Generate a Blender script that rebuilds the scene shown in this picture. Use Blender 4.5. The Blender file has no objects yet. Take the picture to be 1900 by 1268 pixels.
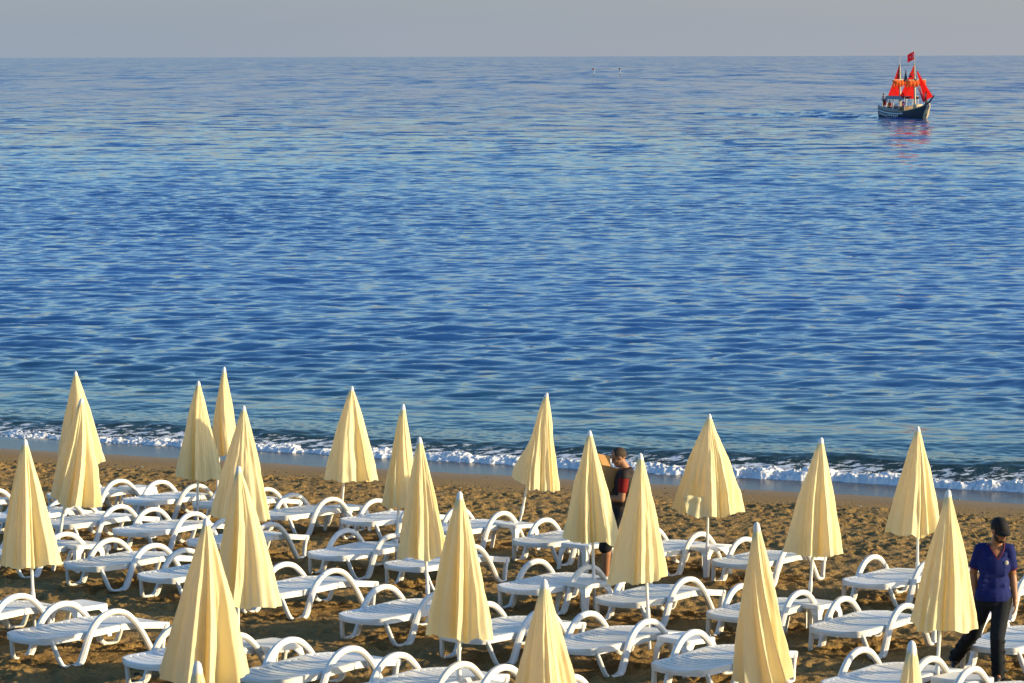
import bpy, bmesh, math, random
import numpy as np
from mathutils import Vector, Matrix, Euler

scene = bpy.context.scene
COL = scene.collection
R = math.radians

# ------------------------------------------------------------------ camera
F_PX = 5278.0                      # focal length in photo pixels (1900 wide) = 100 mm on 36 mm
CAM_Z = 7.6
PITCH = math.atan((634 - 102.5) / F_PX)
cam_d = bpy.data.cameras.new('camera'); cam = bpy.data.objects.new('camera', cam_d); COL.objects.link(cam)
cam_d.lens = 100.0; cam_d.sensor_width = 36.0; cam_d.clip_start = 0.5; cam_d.clip_end = 40000
CAM_M = Matrix.Translation((0, 0, CAM_Z)) @ Matrix.Rotation(R(90) - PITCH, 4, 'X') @ Matrix.Rotation(R(-0.14), 4, 'Z')
cam.matrix_world = CAM_M
scene.camera = cam
cam_d.dof.use_dof = True; cam_d.dof.focus_distance = 44.0; cam_d.dof.aperture_fstop = 9.0

# ------------------------------------------------------------------ ground: the shoreline and the beach slope
SP = np.array([-9.9, 54.9]); SD = np.array([0.9328, -0.3605]); SN = np.array([-0.3605, -0.9328])

def shore_s(x, y):                 # metres inland from the water's edge (negative: at sea)
    return (x - SP[0]) * SN[0] + (y - SP[1]) * SN[1]

def shore_a(x, y):                 # metres along the water's edge
    return (x - SP[0]) * SD[0] + (y - SP[1]) * SD[1]

def beach_z(s):
    s = np.asarray(s, float)
    sc = np.clip(s, 0, 40)
    z = 0.085 * sc - 0.0009 * sc * sc
    return z + np.where(s < 0, 0.085 * np.clip(s, -60, 0), 0)

def ground_z(x, y):
    return float(beach_z(shore_s(x, y)))

def ground_hit(u, v, h=0.0):       # where the line of sight through photo pixel (u, v) meets the surface h above the sand
    d = (CAM_M.to_3x3() @ Vector(((u - 950) / F_PX, -(v - 634) / F_PX, -1.0))).normalized()
    o = CAM_M.translation
    lo, hi = 5.0, 120.0
    for _ in range(60):
        m = (lo + hi) / 2
        p = o + d * m
        if p.z > ground_z(p.x, p.y) + h: lo = m
        else: hi = m
    return o + d * lo

def ground_frame(x, y, ang):       # rotation standing on the slope, local X turned to ang
    e = 0.3
    n = Vector((ground_z(x - e, y) - ground_z(x + e, y), ground_z(x, y - e) - ground_z(x, y + e), 2 * e)).normalized()
    xa = Vector((math.cos(ang), math.sin(ang), 0)); xa = (xa - n * xa.dot(n)).normalized()
    ya = n.cross(xa)
    return Matrix((xa, ya, n)).transposed()

# ------------------------------------------------------------------ noise
_rs = np.random.RandomState(7)
_perm = _rs.permutation(512); _perm = np.concatenate([_perm, _perm, _perm[:4]])
_gr = np.stack([np.cos(np.arange(512) / 512 * 2 * np.pi * 37.3), np.sin(np.arange(512) / 512 * 2 * np.pi * 37.3)], 1)

def perlin(x, y):
    xi = np.floor(x).astype(np.int64); yi = np.floor(y).astype(np.int64)
    xf = x - xi; yf = y - yi; xi &= 511; yi &= 511
    u = xf ** 3 * (xf * (xf * 6 - 15) + 10); v = yf ** 3 * (yf * (yf * 6 - 15) + 10)
    def g(ix, iy, dx, dy):
        h = _perm[_perm[ix & 511] + (iy & 511)]
        return _gr[h, 0] * dx + _gr[h, 1] * dy
    a = g(xi, yi, xf, yf); b = g(xi + 1, yi, xf - 1, yf)
    c = g(xi, yi + 1, xf, yf - 1); d = g(xi + 1, yi + 1, xf - 1, yf - 1)
    return (a + u * (b - a)) + v * ((c + u * (d - c)) - (a + u * (b - a)))

def fbm(x, y, octs=4, gain=0.5):
    t = 0; a = 1
    for k in range(octs):
        t = t + a * perlin(x * 2 ** k + 17.3 * k, y * 2 ** k - 9.1 * k); a *= gain
    return t

def sstep(a, b, x):
    t = np.clip((x - a) / (b - a), 0, 1)
    return t * t * (3 - 2 * t)

# ------------------------------------------------------------------ objects
def tag(o, label=None, cat=None, group=None, kind=None):
    if label: o['label'] = label
    if cat: o['category'] = cat
    if group: o['group'] = group
    if kind: o['kind'] = kind
    return o

def empty(name, loc=(0, 0, 0), rot=None):
    o = bpy.data.objects.new(name, None); COL.objects.link(o)
    o.location = loc; o.empty_display_size = 0.2
    if rot is not None: o.rotation_euler = rot
    return o

def link(name, me, mat, parent=None, smooth=True):
    o = bpy.data.objects.new(name, me); COL.objects.link(o)
    if mat is not None and not me.materials: me.materials.append(mat)
    if smooth: me.polygons.foreach_set('use_smooth', [True] * len(me.polygons))
    if parent is not None: o.parent = parent
    return o

def grid_mesh(name, P, wrap_u=False):
    """P: (nu, nv, 3) array -> quad grid mesh."""
    nu, nv = P.shape[:2]
    me = bpy.data.meshes.new(name)
    iu = np.arange(nu if wrap_u else nu - 1); iv = np.arange(nv - 1)
    A, B = np.meshgrid(iu, iv, indexing='ij'); A = A.ravel(); B = B.ravel(); A2 = (A + 1) % nu
    q = np.stack([A * nv + B, A2 * nv + B, A2 * nv + B + 1, A * nv + B + 1], 1).astype(np.int32)
    me.vertices.add(nu * nv); me.vertices.foreach_set('co', P.reshape(-1).astype(np.float32))
    n = len(q); me.loops.add(n * 4); me.loops.foreach_set('vertex_index', q.ravel())
    me.polygons.add(n); me.polygons.foreach_set('loop_start', np.arange(n, dtype=np.int32) * 4)
    me.polygons.foreach_set('loop_total', np.full(n, 4, dtype=np.int32))
    me.polygons.foreach_set('use_smooth', np.ones(n, dtype=bool))
    me.update(calc_edges=True)
    return me

class MB:
    """collects closed shapes into one mesh"""
    def __init__(s): s.v = []; s.f = []
    def add(s, vs, fs):
        b = len(s.v); s.v += [tuple(v) for v in vs]; s.f += [tuple(i + b for i in f) for f in fs]; return s
    def loft(s, rings, cap=True, closed=True):
        n = len(rings[0]); vs = [v for r in rings for v in r]; fs = []
        for k in range(len(rings) - 1):
            for i in range(n if closed else n - 1):
                j = (i + 1) % n
                fs.append((k * n + i, k * n + j, (k + 1) * n + j, (k + 1) * n + i))
        if cap:
            fs.append(tuple(range(n))[::-1]); fs.append(tuple((len(rings) - 1) * n + i for i in range(n)))
        return s.add(vs, fs)
    def tube(s, pts, rad, n=10, cap=True):
        pts = [Vector(p) for p in pts]; rs = rad if isinstance(rad, (list, tuple)) else [rad] * len(pts)
        rings = []; up = None
        for i, p in enumerate(pts):
            t = (pts[min(i + 1, len(pts) - 1)] - pts[max(i - 1, 0)]).normalized()
            if up is None:
                up = Vector((0, 0, 1)) if abs(t.z) < 0.9 else Vector((1, 0, 0))
            a = t.cross(up).normalized(); b = a.cross(t).normalized(); up = b
            rings.append([p + (a * math.cos(2 * math.pi * k / n) + b * math.sin(2 * math.pi * k / n)) * rs[i] for k in range(n)])
        return s.loft(rings, cap)
    def band(s, pts, wy, th, ys):
        """flat bar along (x, z) points: thickness th in the x-z plane, width wy across, centred at ys"""
        n = len(pts); rings = []
        for i, (x, z) in enumerate(pts):
            x0, z0 = pts[max(i - 1, 0)]; x1, z1 = pts[min(i + 1, n - 1)]
            tx, tz = x1 - x0, z1 - z0; l = math.hypot(tx, tz); nx, nz = -tz / l, tx / l
            t = th[i] if isinstance(th, (list, tuple)) else th
            w = wy[i] if isinstance(wy, (list, tuple)) else wy
            y = ys[i] if isinstance(ys, (list, tuple)) else ys
            c = min(t, w) * 0.28; r = []
            for a, b in ((-t / 2, -w / 2 + c), (-t / 2, w / 2 - c), (-t / 2 + c, w / 2), (t / 2 - c, w / 2),
                         (t / 2, w / 2 - c), (t / 2, -w / 2 + c), (t / 2 - c, -w / 2), (-t / 2 + c, -w / 2)):
                r.append((x + nx * a, y + b, z + nz * a))
            rings.append(r)
        return s.loft(rings)
    def box(s, c, d, rot=None, bev=0.0):
        bm = bmesh.new(); bmesh.ops.create_cube(bm, size=1)
        for v in bm.verts: v.co = Vector((v.co.x * d[0], v.co.y * d[1], v.co.z * d[2]))
        if bev: bmesh.ops.bevel(bm, geom=bm.edges[:], offset=bev, segments=2, affect='EDGES', profile=0.6)
        if rot is not None:
            m = rot if isinstance(rot, Matrix) else Euler(rot).to_matrix()
            for v in bm.verts: v.co = m @ v.co
        for v in bm.verts: v.co += Vector(c)
        bm.verts.index_update()
        s.add([v.co[:] for v in bm.verts], [[v.index for v in f.verts] for f in bm.faces]); bm.free(); return s
    def ell(s, c, r, rot=None, nu=16, nv=10):
        m = Euler(rot).to_matrix() if rot is not None else Matrix.Identity(3); rings = []
        for k in range(nv + 1):
            a = math.pi * (0.004 + 0.992 * k / nv)
            rings.append([Vector(c) + m @ Vector((r[0] * math.sin(a) * math.cos(2 * math.pi * i / nu), r[1] * math.sin(a) * math.sin(2 * math.pi * i / nu), -r[2] * math.cos(a))) for i in range(nu)])
        return s.loft(rings)
    def cap(s, p, q, r1, r2, n=14):
        """tapered limb with round ends"""
        p, q = Vector(p), Vector(q); d = (q - p); L = d.length; d = d / max(L, 1e-6); pts = []; rs = []
        for k in range(5):
            a = math.pi / 2 * (1 - k / 4.0); pts.append(p - d * r1 * math.sin(a)); rs.append(max(r1 * math.cos(a), r1 * 0.03))
        for k in range(5):
            a = math.pi / 2 * k / 4.0; pts.append(q + d * r2 * math.sin(a)); rs.append(max(r2 * math.cos(a), r2 * 0.03))
        return s.tube(pts, rs, n)
    def mesh(s, name):
        me = bpy.data.meshes.new(name); me.from_pydata(s.v, [], s.f)
        bm = bmesh.new(); bm.from_mesh(me); bmesh.ops.recalc_face_normals(bm, faces=bm.faces[:]); bm.to_mesh(me); bm.free(); me.update()
        return me
    def build(s, name, mat, parent=None, smooth=True, sharp=40):
        me = s.mesh(name); o = link(name, me, mat, parent, smooth)
        if smooth and sharp: me.set_sharp_from_angle(angle=R(sharp))
        return o
    def fuse(s, name, mat, parent=None, voxel=0.012, smooth_it=6):
        """one continuous skin over all the shapes collected"""
        me = s.mesh(name); o = link(name, me, None, parent, True)
        m = o.modifiers.new('r', 'REMESH'); m.mode = 'VOXEL'; m.voxel_size = voxel; m.use_smooth_shade = True
        m2 = o.modifiers.new('s', 'SMOOTH'); m2.factor = 0.5; m2.iterations = smooth_it
        dg = bpy.context.evaluated_depsgraph_get(); dg.update()
        me2 = bpy.data.meshes.new_from_object(o.evaluated_get(dg)); o.modifiers.clear(); o.data = me2; me2.name = name
        me2.materials.clear(); me2.materials.append(mat)
        me2.polygons.foreach_set('use_smooth', [True] * len(me2.polygons))
        return o

def kids(o): return [c for c in bpy.data.objects if c.parent is o]

def copy_tree(o, parent=None):
    c = o.copy(); COL.objects.link(c); c.parent = parent
    for ch in kids(o): copy_tree(ch, c)
    return c

# ------------------------------------------------------------------ materials
def mat(name, color, rough=0.6, spec=0.5, metal=0.0, vary=0.0, vscale=6.0, bump=0.0, bscale=60.0):
    m = bpy.data.materials.new(name); m.use_nodes = True; nt = m.node_tree; b = nt.nodes['Principled BSDF']
    b.inputs['Base Color'].default_value = (*color, 1); b.inputs['Roughness'].default_value = rough
    b.inputs['Specular IOR Level'].default_value = spec; b.inputs['Metallic'].default_value = metal
    if vary or bump:
        tc = nt.nodes.new('ShaderNodeTexCoord')
    if vary:
        n = nt.nodes.new('ShaderNodeTexNoise'); n.inputs['Scale'].default_value = vscale; n.inputs['Detail'].default_value = 5
        nt.links.new(tc.outputs['Object'], n.inputs['Vector'])
        mr = nt.nodes.new('ShaderNodeMapRange'); mr.inputs['From Min'].default_value = 0.3; mr.inputs['From Max'].default_value = 0.7
        mr.inputs['To Min'].default_value = 1 - vary; mr.inputs['To Max'].default_value = 1 + vary * 0.4
        nt.links.new(n.outputs['Fac'], mr.inputs['Value'])
        mx = nt.nodes.new('ShaderNodeVectorMath'); mx.operation = 'SCALE'; mx.inputs[0].default_value = color
        nt.links.new(mr.outputs['Result'], mx.inputs['Scale']); nt.links.new(mx.outputs['Vector'], b.inputs['Base Color'])
    if bump:
        n2 = nt.nodes.new('ShaderNodeTexNoise'); n2.inputs['Scale'].default_value = bscale; n2.inputs['Detail'].default_value = 4
        nt.links.new(tc.outputs['Object'], n2.inputs['Vector'])
        bp = nt.nodes.new('ShaderNodeBump'); bp.inputs['Strength'].default_value = bump; bp.inputs['Distance'].default_value = 0.01
        nt.links.new(n2.outputs['Fac'], bp.inputs['Height']); nt.links.new(bp.outputs['Normal'], b.inputs['Normal'])
    return m

def cloth_mat(name, color, trans=0.35, tcol=None, vary=0.08):
    m = mat(name, color, 0.85, 0.2, vary=vary, vscale=2.5, bump=0.15, bscale=35)
    nt = m.node_tree; b = nt.nodes['Principled BSDF']; out = nt.nodes['Material Output']
    t = nt.nodes.new('ShaderNodeBsdfTranslucent'); t.inputs['Color'].default_value = (*(tcol or color), 1)
    mx = nt.nodes.new('ShaderNodeMixShader'); mx.inputs['Fac'].default_value = trans
    nt.links.new(b.outputs['BSDF'], mx.inputs[1]); nt.links.new(t.outputs['BSDF'], mx.inputs[2]); nt.links.new(mx.outputs['Shader'], out.inputs['Surface'])
    return m
# ================================================================== light and sky
SUN_EL, SUN_AZ = 12.5, 99.0        # azimuth clockwise from +Y (the view), so the sun stands to the right
sd = Vector((math.sin(R(SUN_AZ)) * math.cos(R(SUN_EL)), math.cos(R(SUN_AZ)) * math.cos(R(SUN_EL)), math.sin(R(SUN_EL))))
sl = bpy.data.lights.new('sun', 'SUN'); sun = bpy.data.objects.new('sun', sl); COL.objects.link(sun)
sl.energy = 5.0; sl.angle = R(0.6); sl.color = (1.0, 0.79, 0.46)
sun.rotation_euler = sd.to_track_quat('Z', 'Y').to_euler(); sun.location = (30, 0, 30)

W = bpy.data.worlds.new('World'); scene.world = W; W.use_nodes = True
nt = W.node_tree; bg = nt.nodes['Background']; L = nt.links.new
sky = nt.nodes.new('ShaderNodeTexSky'); sky.sky_type = 'NISHITA'; sky.sun_disc = False
sky.sun_elevation = R(SUN_EL); sky.sun_rotation = R(SUN_AZ); sky.altitude = 0; sky.air_density = 1.0; sky.dust_density = 1.2; sky.ozone_density = 3.0
geo = nt.nodes.new('ShaderNodeTexCoord'); sx = nt.nodes.new('ShaderNodeSeparateXYZ'); L(geo.outputs['Generated'], sx.inputs[0])
hz = nt.nodes.new('ShaderNodeMapRange'); hz.interpolation_type = 'SMOOTHSTEP'
hz.inputs['From Min'].default_value = 0.0; hz.inputs['From Max'].default_value = 0.09
hz.inputs['To Min'].default_value = 1.0; hz.inputs['To Max'].default_value = 0.0; L(sx.outputs['Z'], hz.inputs['Value'])
hs = nt.nodes.new('ShaderNodeHueSaturation'); hs.inputs['Saturation'].default_value = 1.15; hs.inputs['Value'].default_value = 1.55; L(sky.outputs['Color'], hs.inputs['Color'])
mx = nt.nodes.new('ShaderNodeMixRGB'); mx.inputs['Color2'].default_value = (2.02, 2.25, 2.58, 1)   # the dull lilac haze along the horizon
az = nt.nodes.new('ShaderNodeMapRange'); az.inputs['From Min'].default_value = -0.25; az.inputs['From Max'].default_value = 0.25; L(sx.outputs['X'], az.inputs['Value'])
wisp = nt.nodes.new('ShaderNodeTexNoise'); wisp.inputs['Scale'].default_value = 3.0; wisp.inputs['Detail'].default_value = 3
wmap = nt.nodes.new('ShaderNodeMapping'); wmap.inputs['Scale'].default_value = (1, 1, 14); L(geo.outputs['Generated'], wmap.inputs['Vector']); L(wmap.outputs['Vector'], wisp.inputs['Vector'])
wadd = nt.nodes.new('ShaderNodeMath'); wadd.operation = 'MULTIPLY_ADD'; wadd.inputs[1].default_value = 0.7; L(wisp.outputs['Fac'], wadd.inputs[0]); L(az.outputs['Result'], wadd.inputs[2])
wsub = nt.nodes.new('ShaderNodeMath'); wsub.operation = 'SUBTRACT'; wsub.use_clamp = True; wsub.inputs[1].default_value = 0.35; L(wadd.outputs[0], wsub.inputs[0])
hcol = nt.nodes.new('ShaderNodeMixRGB'); hcol.inputs['Color1'].default_value = (1.84, 2.20, 2.70, 1); hcol.inputs['Color2'].default_value = (2.30, 2.42, 2.66, 1); L(wsub.outputs[0], hcol.inputs['Fac']); L(hcol.outputs['Color'], mx.inputs['Color2'])
L(hz.outputs['Result'], mx.inputs['Fac']); L(hs.outputs['Color'], mx.inputs['Color1']); L(mx.outputs['Color'], bg.inputs['Color'])
bg.inputs['Strength'].default_value = 0.10
scene.view_settings.view_transform = 'Standard'; scene.view_settings.look = 'None'
scene.view_settings.exposure = 0.74; scene.view_settings.gamma = 1.0

# ================================================================== sand
def sand_material():
    m = bpy.data.materials.new('sand'); m.use_nodes = True; nt = m.node_tree; b = nt.nodes['Principled BSDF']; L = nt.links.new
    g = nt.nodes.new('ShaderNodeNewGeometry'); at = nt.nodes.new('ShaderNodeAttribute'); at.attribute_name = 'inland'
    n1 = nt.nodes.new('ShaderNodeTexNoise'); n1.inputs['Scale'].default_value = 1.7; n1.inputs['Detail'].default_value = 6; L(g.outputs['Position'], n1.inputs['Vector'])
    n2 = nt.nodes.new('ShaderNodeTexNoise'); n2.inputs['Scale'].default_value = 90; n2.inputs['Detail'].default_value = 3; L(g.outputs['Position'], n2.inputs['Vector'])
    n3 = nt.nodes.new('ShaderNodeTexNoise'); n3.inputs['Scale'].default_value = 17; n3.inputs['Detail'].default_value = 5; L(g.outputs['Position'], n3.inputs['Vector'])
    dry = nt.nodes.new('ShaderNodeMixRGB'); dry.inputs['Color1'].default_value = (0.210, 0.128, 0.042, 1); dry.inputs['Color2'].default_value = (0.315, 0.202, 0.070, 1); L(n1.outputs['Fac'], dry.inputs['Fac'])
    sp = nt.nodes.new('ShaderNodeMapRange'); sp.inputs['From Min'].default_value = 0.35; sp.inputs['From Max'].default_value = 0.65; sp.inputs['To Min'].default_value = 0.72; sp.inputs['To Max'].default_value = 1.12; L(n2.outputs['Fac'], sp.inputs['Value'])
    sc = nt.nodes.new('ShaderNodeVectorMath'); sc.operation = 'SCALE'; L(dry.outputs['Color'], sc.inputs[0]); L(sp.outputs['Result'], sc.inputs['Scale'])
    # wet near the water: darker and smoother, dry from about 3 m inland
    wob = nt.nodes.new('ShaderNodeMath'); wob.operation = 'MULTIPLY_ADD'; wob.inputs[1].default_value = 0.5; L(n1.outputs['Fac'], wob.inputs[0]); L(at.outputs['Fac'], wob.inputs[2])
    wet = nt.nodes.new('ShaderNodeMapRange'); wet.interpolation_type = 'SMOOTHSTEP'; wet.inputs['From Min'].default_value = 0.3; wet.inputs['From Max'].default_value = 3.2; wet.inputs['To Min'].default_value = 1; wet.inputs['To Max'].default_value = 0; L(wob.outputs[0], wet.inputs['Value'])
    mixw = nt.nodes.new('ShaderNodeMixRGB'); mixw.inputs['Color2'].default_value = (0.245, 0.146, 0.044, 1); L(wet.outputs['Result'], mixw.inputs['Fac']); L(sc.outputs['Vector'], mixw.inputs['Color1'])
    L(mixw.outputs['Color'], b.inputs['Base Color'])
    ro = nt.nodes.new('ShaderNodeMapRange'); ro.inputs['To Min'].default_value = 0.95; ro.inputs['To Max'].default_value = 0.5; L(wet.outputs['Result'], ro.inputs['Value']); L(ro.outputs['Result'], b.inputs['Roughness'])
    b.inputs['Specular IOR Level'].default_value = 0.25
    bs = nt.nodes.new('ShaderNodeMapRange'); bs.inputs['To Min'].default_value = 1.0; bs.inputs['To Max'].default_value = 0.06; L(wet.outputs['Result'], bs.inputs['Value'])
    ad = nt.nodes.new('ShaderNodeMath'); ad.operation = 'MULTIPLY_ADD'; ad.inputs[1].default_value = 0.25; L(n2.outputs['Fac'], ad.inputs[0]); L(n3.outputs['Fac'], ad.inputs[2])
    bp = nt.nodes.new('ShaderNodeBump'); bp.inputs['Distance'].default_value = 0.045; L(bs.outputs['Result'], bp.inputs['Strength']); L(ad.outputs[0], bp.inputs['Height']); L(bp.outputs['Normal'], b.inputs['Normal'])
    return m

def axis(lo, a, b, hi, step, grow=1.35):
    v = list(np.arange(a, b, step)); s = step; x = a
    while x > lo: s *= grow; x -= s; v.insert(0, x)
    s = step; x = v[-1]
    while x < hi: s *= grow; x += s; v.append(x)
    return np.array(v)

xs = axis(-400, -9.5, 10.0, 400, 0.034); ys = axis(-60, 21.0, 56.0, 95, 0.05)
X, Y = np.meshgrid(xs, ys, indexing='ij')
S = shore_s(X, Y); A = shore_a(X, Y)
Z = beach_z(S)
edge = 2.5 + 0.7 * fbm(A * 0.35, S * 0.1 + 5, 3) + 0.35 * fbm(A * 2.1, S * 2.1, 2)
rough = sstep(0.0, 0.9, S - edge)
Z = Z + 0.010 * np.sin(A * 0.9 + 1.0) * sstep(6, 0, S) * fbm(A * 0.25, A * 0 + 3, 2) * 3
h = 0.022 * fbm(X * 1.1, Y * 1.1, 3) + 0.030 * fbm(X * 4.0 + 40, Y * 4.0, 4, 0.62) - 0.024 * np.abs(perlin(X * 4.3 + 9, Y * 4.3))
# trampled footprints: each one an oval dent with a raised rim
rng = np.random.RandomState(11)
nx0 = int(np.searchsorted(xs, -9.5)); ny0 = int(np.searchsorted(ys, 21.0))
for k in range(7500):
    px, py = rng.uniform(-9.3, 9.8), rng.uniform(21.2, 52.5)
    if shore_s(px, py) < 2.2: continue
    an = rng.normal(0.9, 0.8); l, w = rng.uniform(0.08, 0.16), rng.uniform(0.045, 0.075); dep = rng.uniform(0.014, 0.05)
    i0 = nx0 + int((px + 9.5 - 0.42) / 0.034); i1 = i0 + 26; j0 = ny0 + int((py - 21.0 - 0.42) / 0.05); j1 = j0 + 18
    i0 = max(i0, 0); j0 = max(j0, 0)
    dx = X[i0:i1, j0:j1] - px; dy = Y[i0:i1, j0:j1] - py
    p = (dx * math.cos(an) + dy * math.sin(an)) / l; q = (-dx * math.sin(an) + dy * math.cos(an)) / w
    r2 = p * p + q * q
    h[i0:i1, j0:j1] += -dep * np.exp(-r2 ** 1.6) + 0.45 * dep * np.exp(-((np.sqrt(r2) - 1.45) / 0.38) ** 2)
Z = Z + 1.15 * rough * h + (1 - rough) * 0.003 * fbm(X * 2, Y * 2, 3)
me = grid_mesh('sand', np.stack([X, Y, Z], -1))
at = me.attributes.new('inland', 'FLOAT', 'POINT'); at.data.foreach_set('value', S.ravel().astype(np.float32))
sand = link('sand_beach', me, sand_material()); tag(sand, 'golden beach sand, trampled under the loungers and smooth by the water', 'sand', kind='structure')

# ================================================================== sea
def sea_hit(u, v):
    d = (CAM_M.to_3x3() @ Vector(((u - 950) / F_PX, -(v - 634) / F_PX, -1.0))).normalized(); o = CAM_M.translation
    return o + d * (-o.z / d.z)
sea_ship = sea_hit(1680, 220.0)
xs_fine, ys_fine, z_fine = xs, ys, Z
def breaker(a):                    # where the little breaking wave stands along the shore: foot distance and height
    foot = 1.5 + 0.25 * fbm(a * 0.16 + 3, a * 0 + 1.5, 2) + 0.10 * fbm(a * 0.9, a * 0 + 7.5, 2)
    hgt = (0.20 + 0.10 * sstep(4, 18, a)) * (1 + 0.55 * fbm(a * 0.22 + 8, a * 0 + 2.5, 2))
    return foot, np.clip(hgt, 0.08, 0.36)

def wave_profile(a, q):            # q metres out from the water's edge
    foot, hgt = breaker(a)
    t = q - foot
    return hgt * sstep(-0.1, 1.35, t) * (1 - sstep(1.3, 4.6, t)) + 0.06 * sstep(4, 5.5, t) * (1 - sstep(5.5, 8.5, t)) * (1 + fbm(a * 0.3, a * 0 + 4.4, 2))

th = np.concatenate([-np.radians(np.array([80, 72, 64, 56, 48, 40, 34, 29, 25, 22, 19, 17, 15.2, 14, 13.2])), np.linspace(-R(12.4), R(12.4), 760), np.radians(np.array([13.2, 14, 15.2, 17, 19, 22, 25, 29, 34, 40, 48, 52]))])
sin_t, cos_t = np.sin(th), np.cos(th)
# distance along each bearing to a line 0.6 m inland of the water's edge
den = sin_t * SN[0] + cos_t * SN[1]
r0 = (0.6 + SP[0] * SN[0] + SP[1] * SN[1]) / den
rho = [0.0]; st = 0.05
while rho[-1] < 9: rho.append(rho[-1] + st)
while rho[-1] < 95: st = min(st * 1.006, 0.125); rho.append(rho[-1] + st)
while rho[-1] < 460: st *= 1.0036; rho.append(rho[-1] + st)
while rho[-1] < 13500: st *= 1.09; rho.append(rho[-1] + st)
rho = np.array(rho); drho = np.gradient(rho)
ok = (r0 > 0) & (r0 < 900)
th, sin_t, cos_t, r0 = th[ok], sin_t[ok], cos_t[ok], r0[ok]
RR = r0[:, None] + rho[None, :]
X = RR * sin_t[:, None]; Y = RR * cos_t[:, None]
Q = -shore_s(X, Y); A = shore_a(X, Y)
H = np.zeros_like(X); DX = np.zeros_like(X); DY = np.zeros_like(X)
rng = np.random.RandomState(5); step = drho[None, :]
amp_far = sstep(3.0, 16, Q) * 0.9 + 0.10 * sstep(1.0, 3.5, Q)
patch = 1 + 0.55 * fbm(X * 0.035, Y * 0.022, 3)
for k in range(64):
    lam = 0.40 * (8.0 / 0.40) ** (k / 63.0); kk = 2 * math.pi / lam
    ang = -math.pi / 2 + rng.normal(0, 0.42 if lam < 4 else 0.30); ph = rng.uniform(0, 6.28)
    slope = 0.030 if lam < 1.9 else (0.011 if lam < 4 else 0.005)
    amp = slope / kk * rng.uniform(0.6, 1.3)
    w = amp * sstep(0.5, 0.22, step / lam)
    p = kk * (X * math.cos(ang) + Y * math.sin(ang)) + ph + 0.8 * perlin(X / (lam * 3.0) + k, Y / (lam * 3.0) - k)
    s_, c_ = np.sin(p), np.cos(p)
    H += w * s_; DX -= 0.7 * w * c_ * math.cos(ang); DY -= 0.7 * w * c_ * math.sin(ang)
H *= amp_far * patch
# the wake the ship leaves behind it
wx, wy = sea_ship[0], sea_ship[1]; bx_, by_ = -math.cos(R(-65)), -math.sin(R(-65))
lon = (X - wx) * bx_ + (Y - wy) * by_ + 5.0; lat = (X - wx) * -by_ + (Y - wy) * bx_
for sg in (-1, 1):
    dd = lat * sg - (0.9 + 0.16 * np.clip(lon, 0, 99)); H += 0.16 * np.exp(-(dd / 0.9) ** 2) * np.cos(dd * 2.2) * sstep(-1, 3, lon) * (1 - sstep(20, 70, lon)) * (lon < 75)
H += 0.10 * np.exp(-(lat / 1.3) ** 2) * np.sin(lon * 1.6 + 1.5 * perlin(X * 0.6, Y * 0.6)) * sstep(4, 8, lon) * (1 - sstep(20, 60, lon))
base_w = wave_profile(A, Q)
foot, hgt = breaker(A)
chop = sstep(0.2, 1.2, Q - foot) * (1 - sstep(4, 9, Q)) * 0.030 * fbm(A * 2.2, Q * 3.5, 3)
Z = H + base_w + chop
P = np.stack([X + DX * amp_far, Y + DY * amp_far, Z], -1)
me = grid_mesh('water', P)
at = me.attributes.new('offshore', 'FLOAT', 'POINT'); at.data.foreach_set('value', Q.ravel().astype(np.float32))
at = me.attributes.new('crest', 'FLOAT', 'POINT'); at.data.foreach_set('value', (Q - foot).ravel().astype(np.float32))

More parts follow.
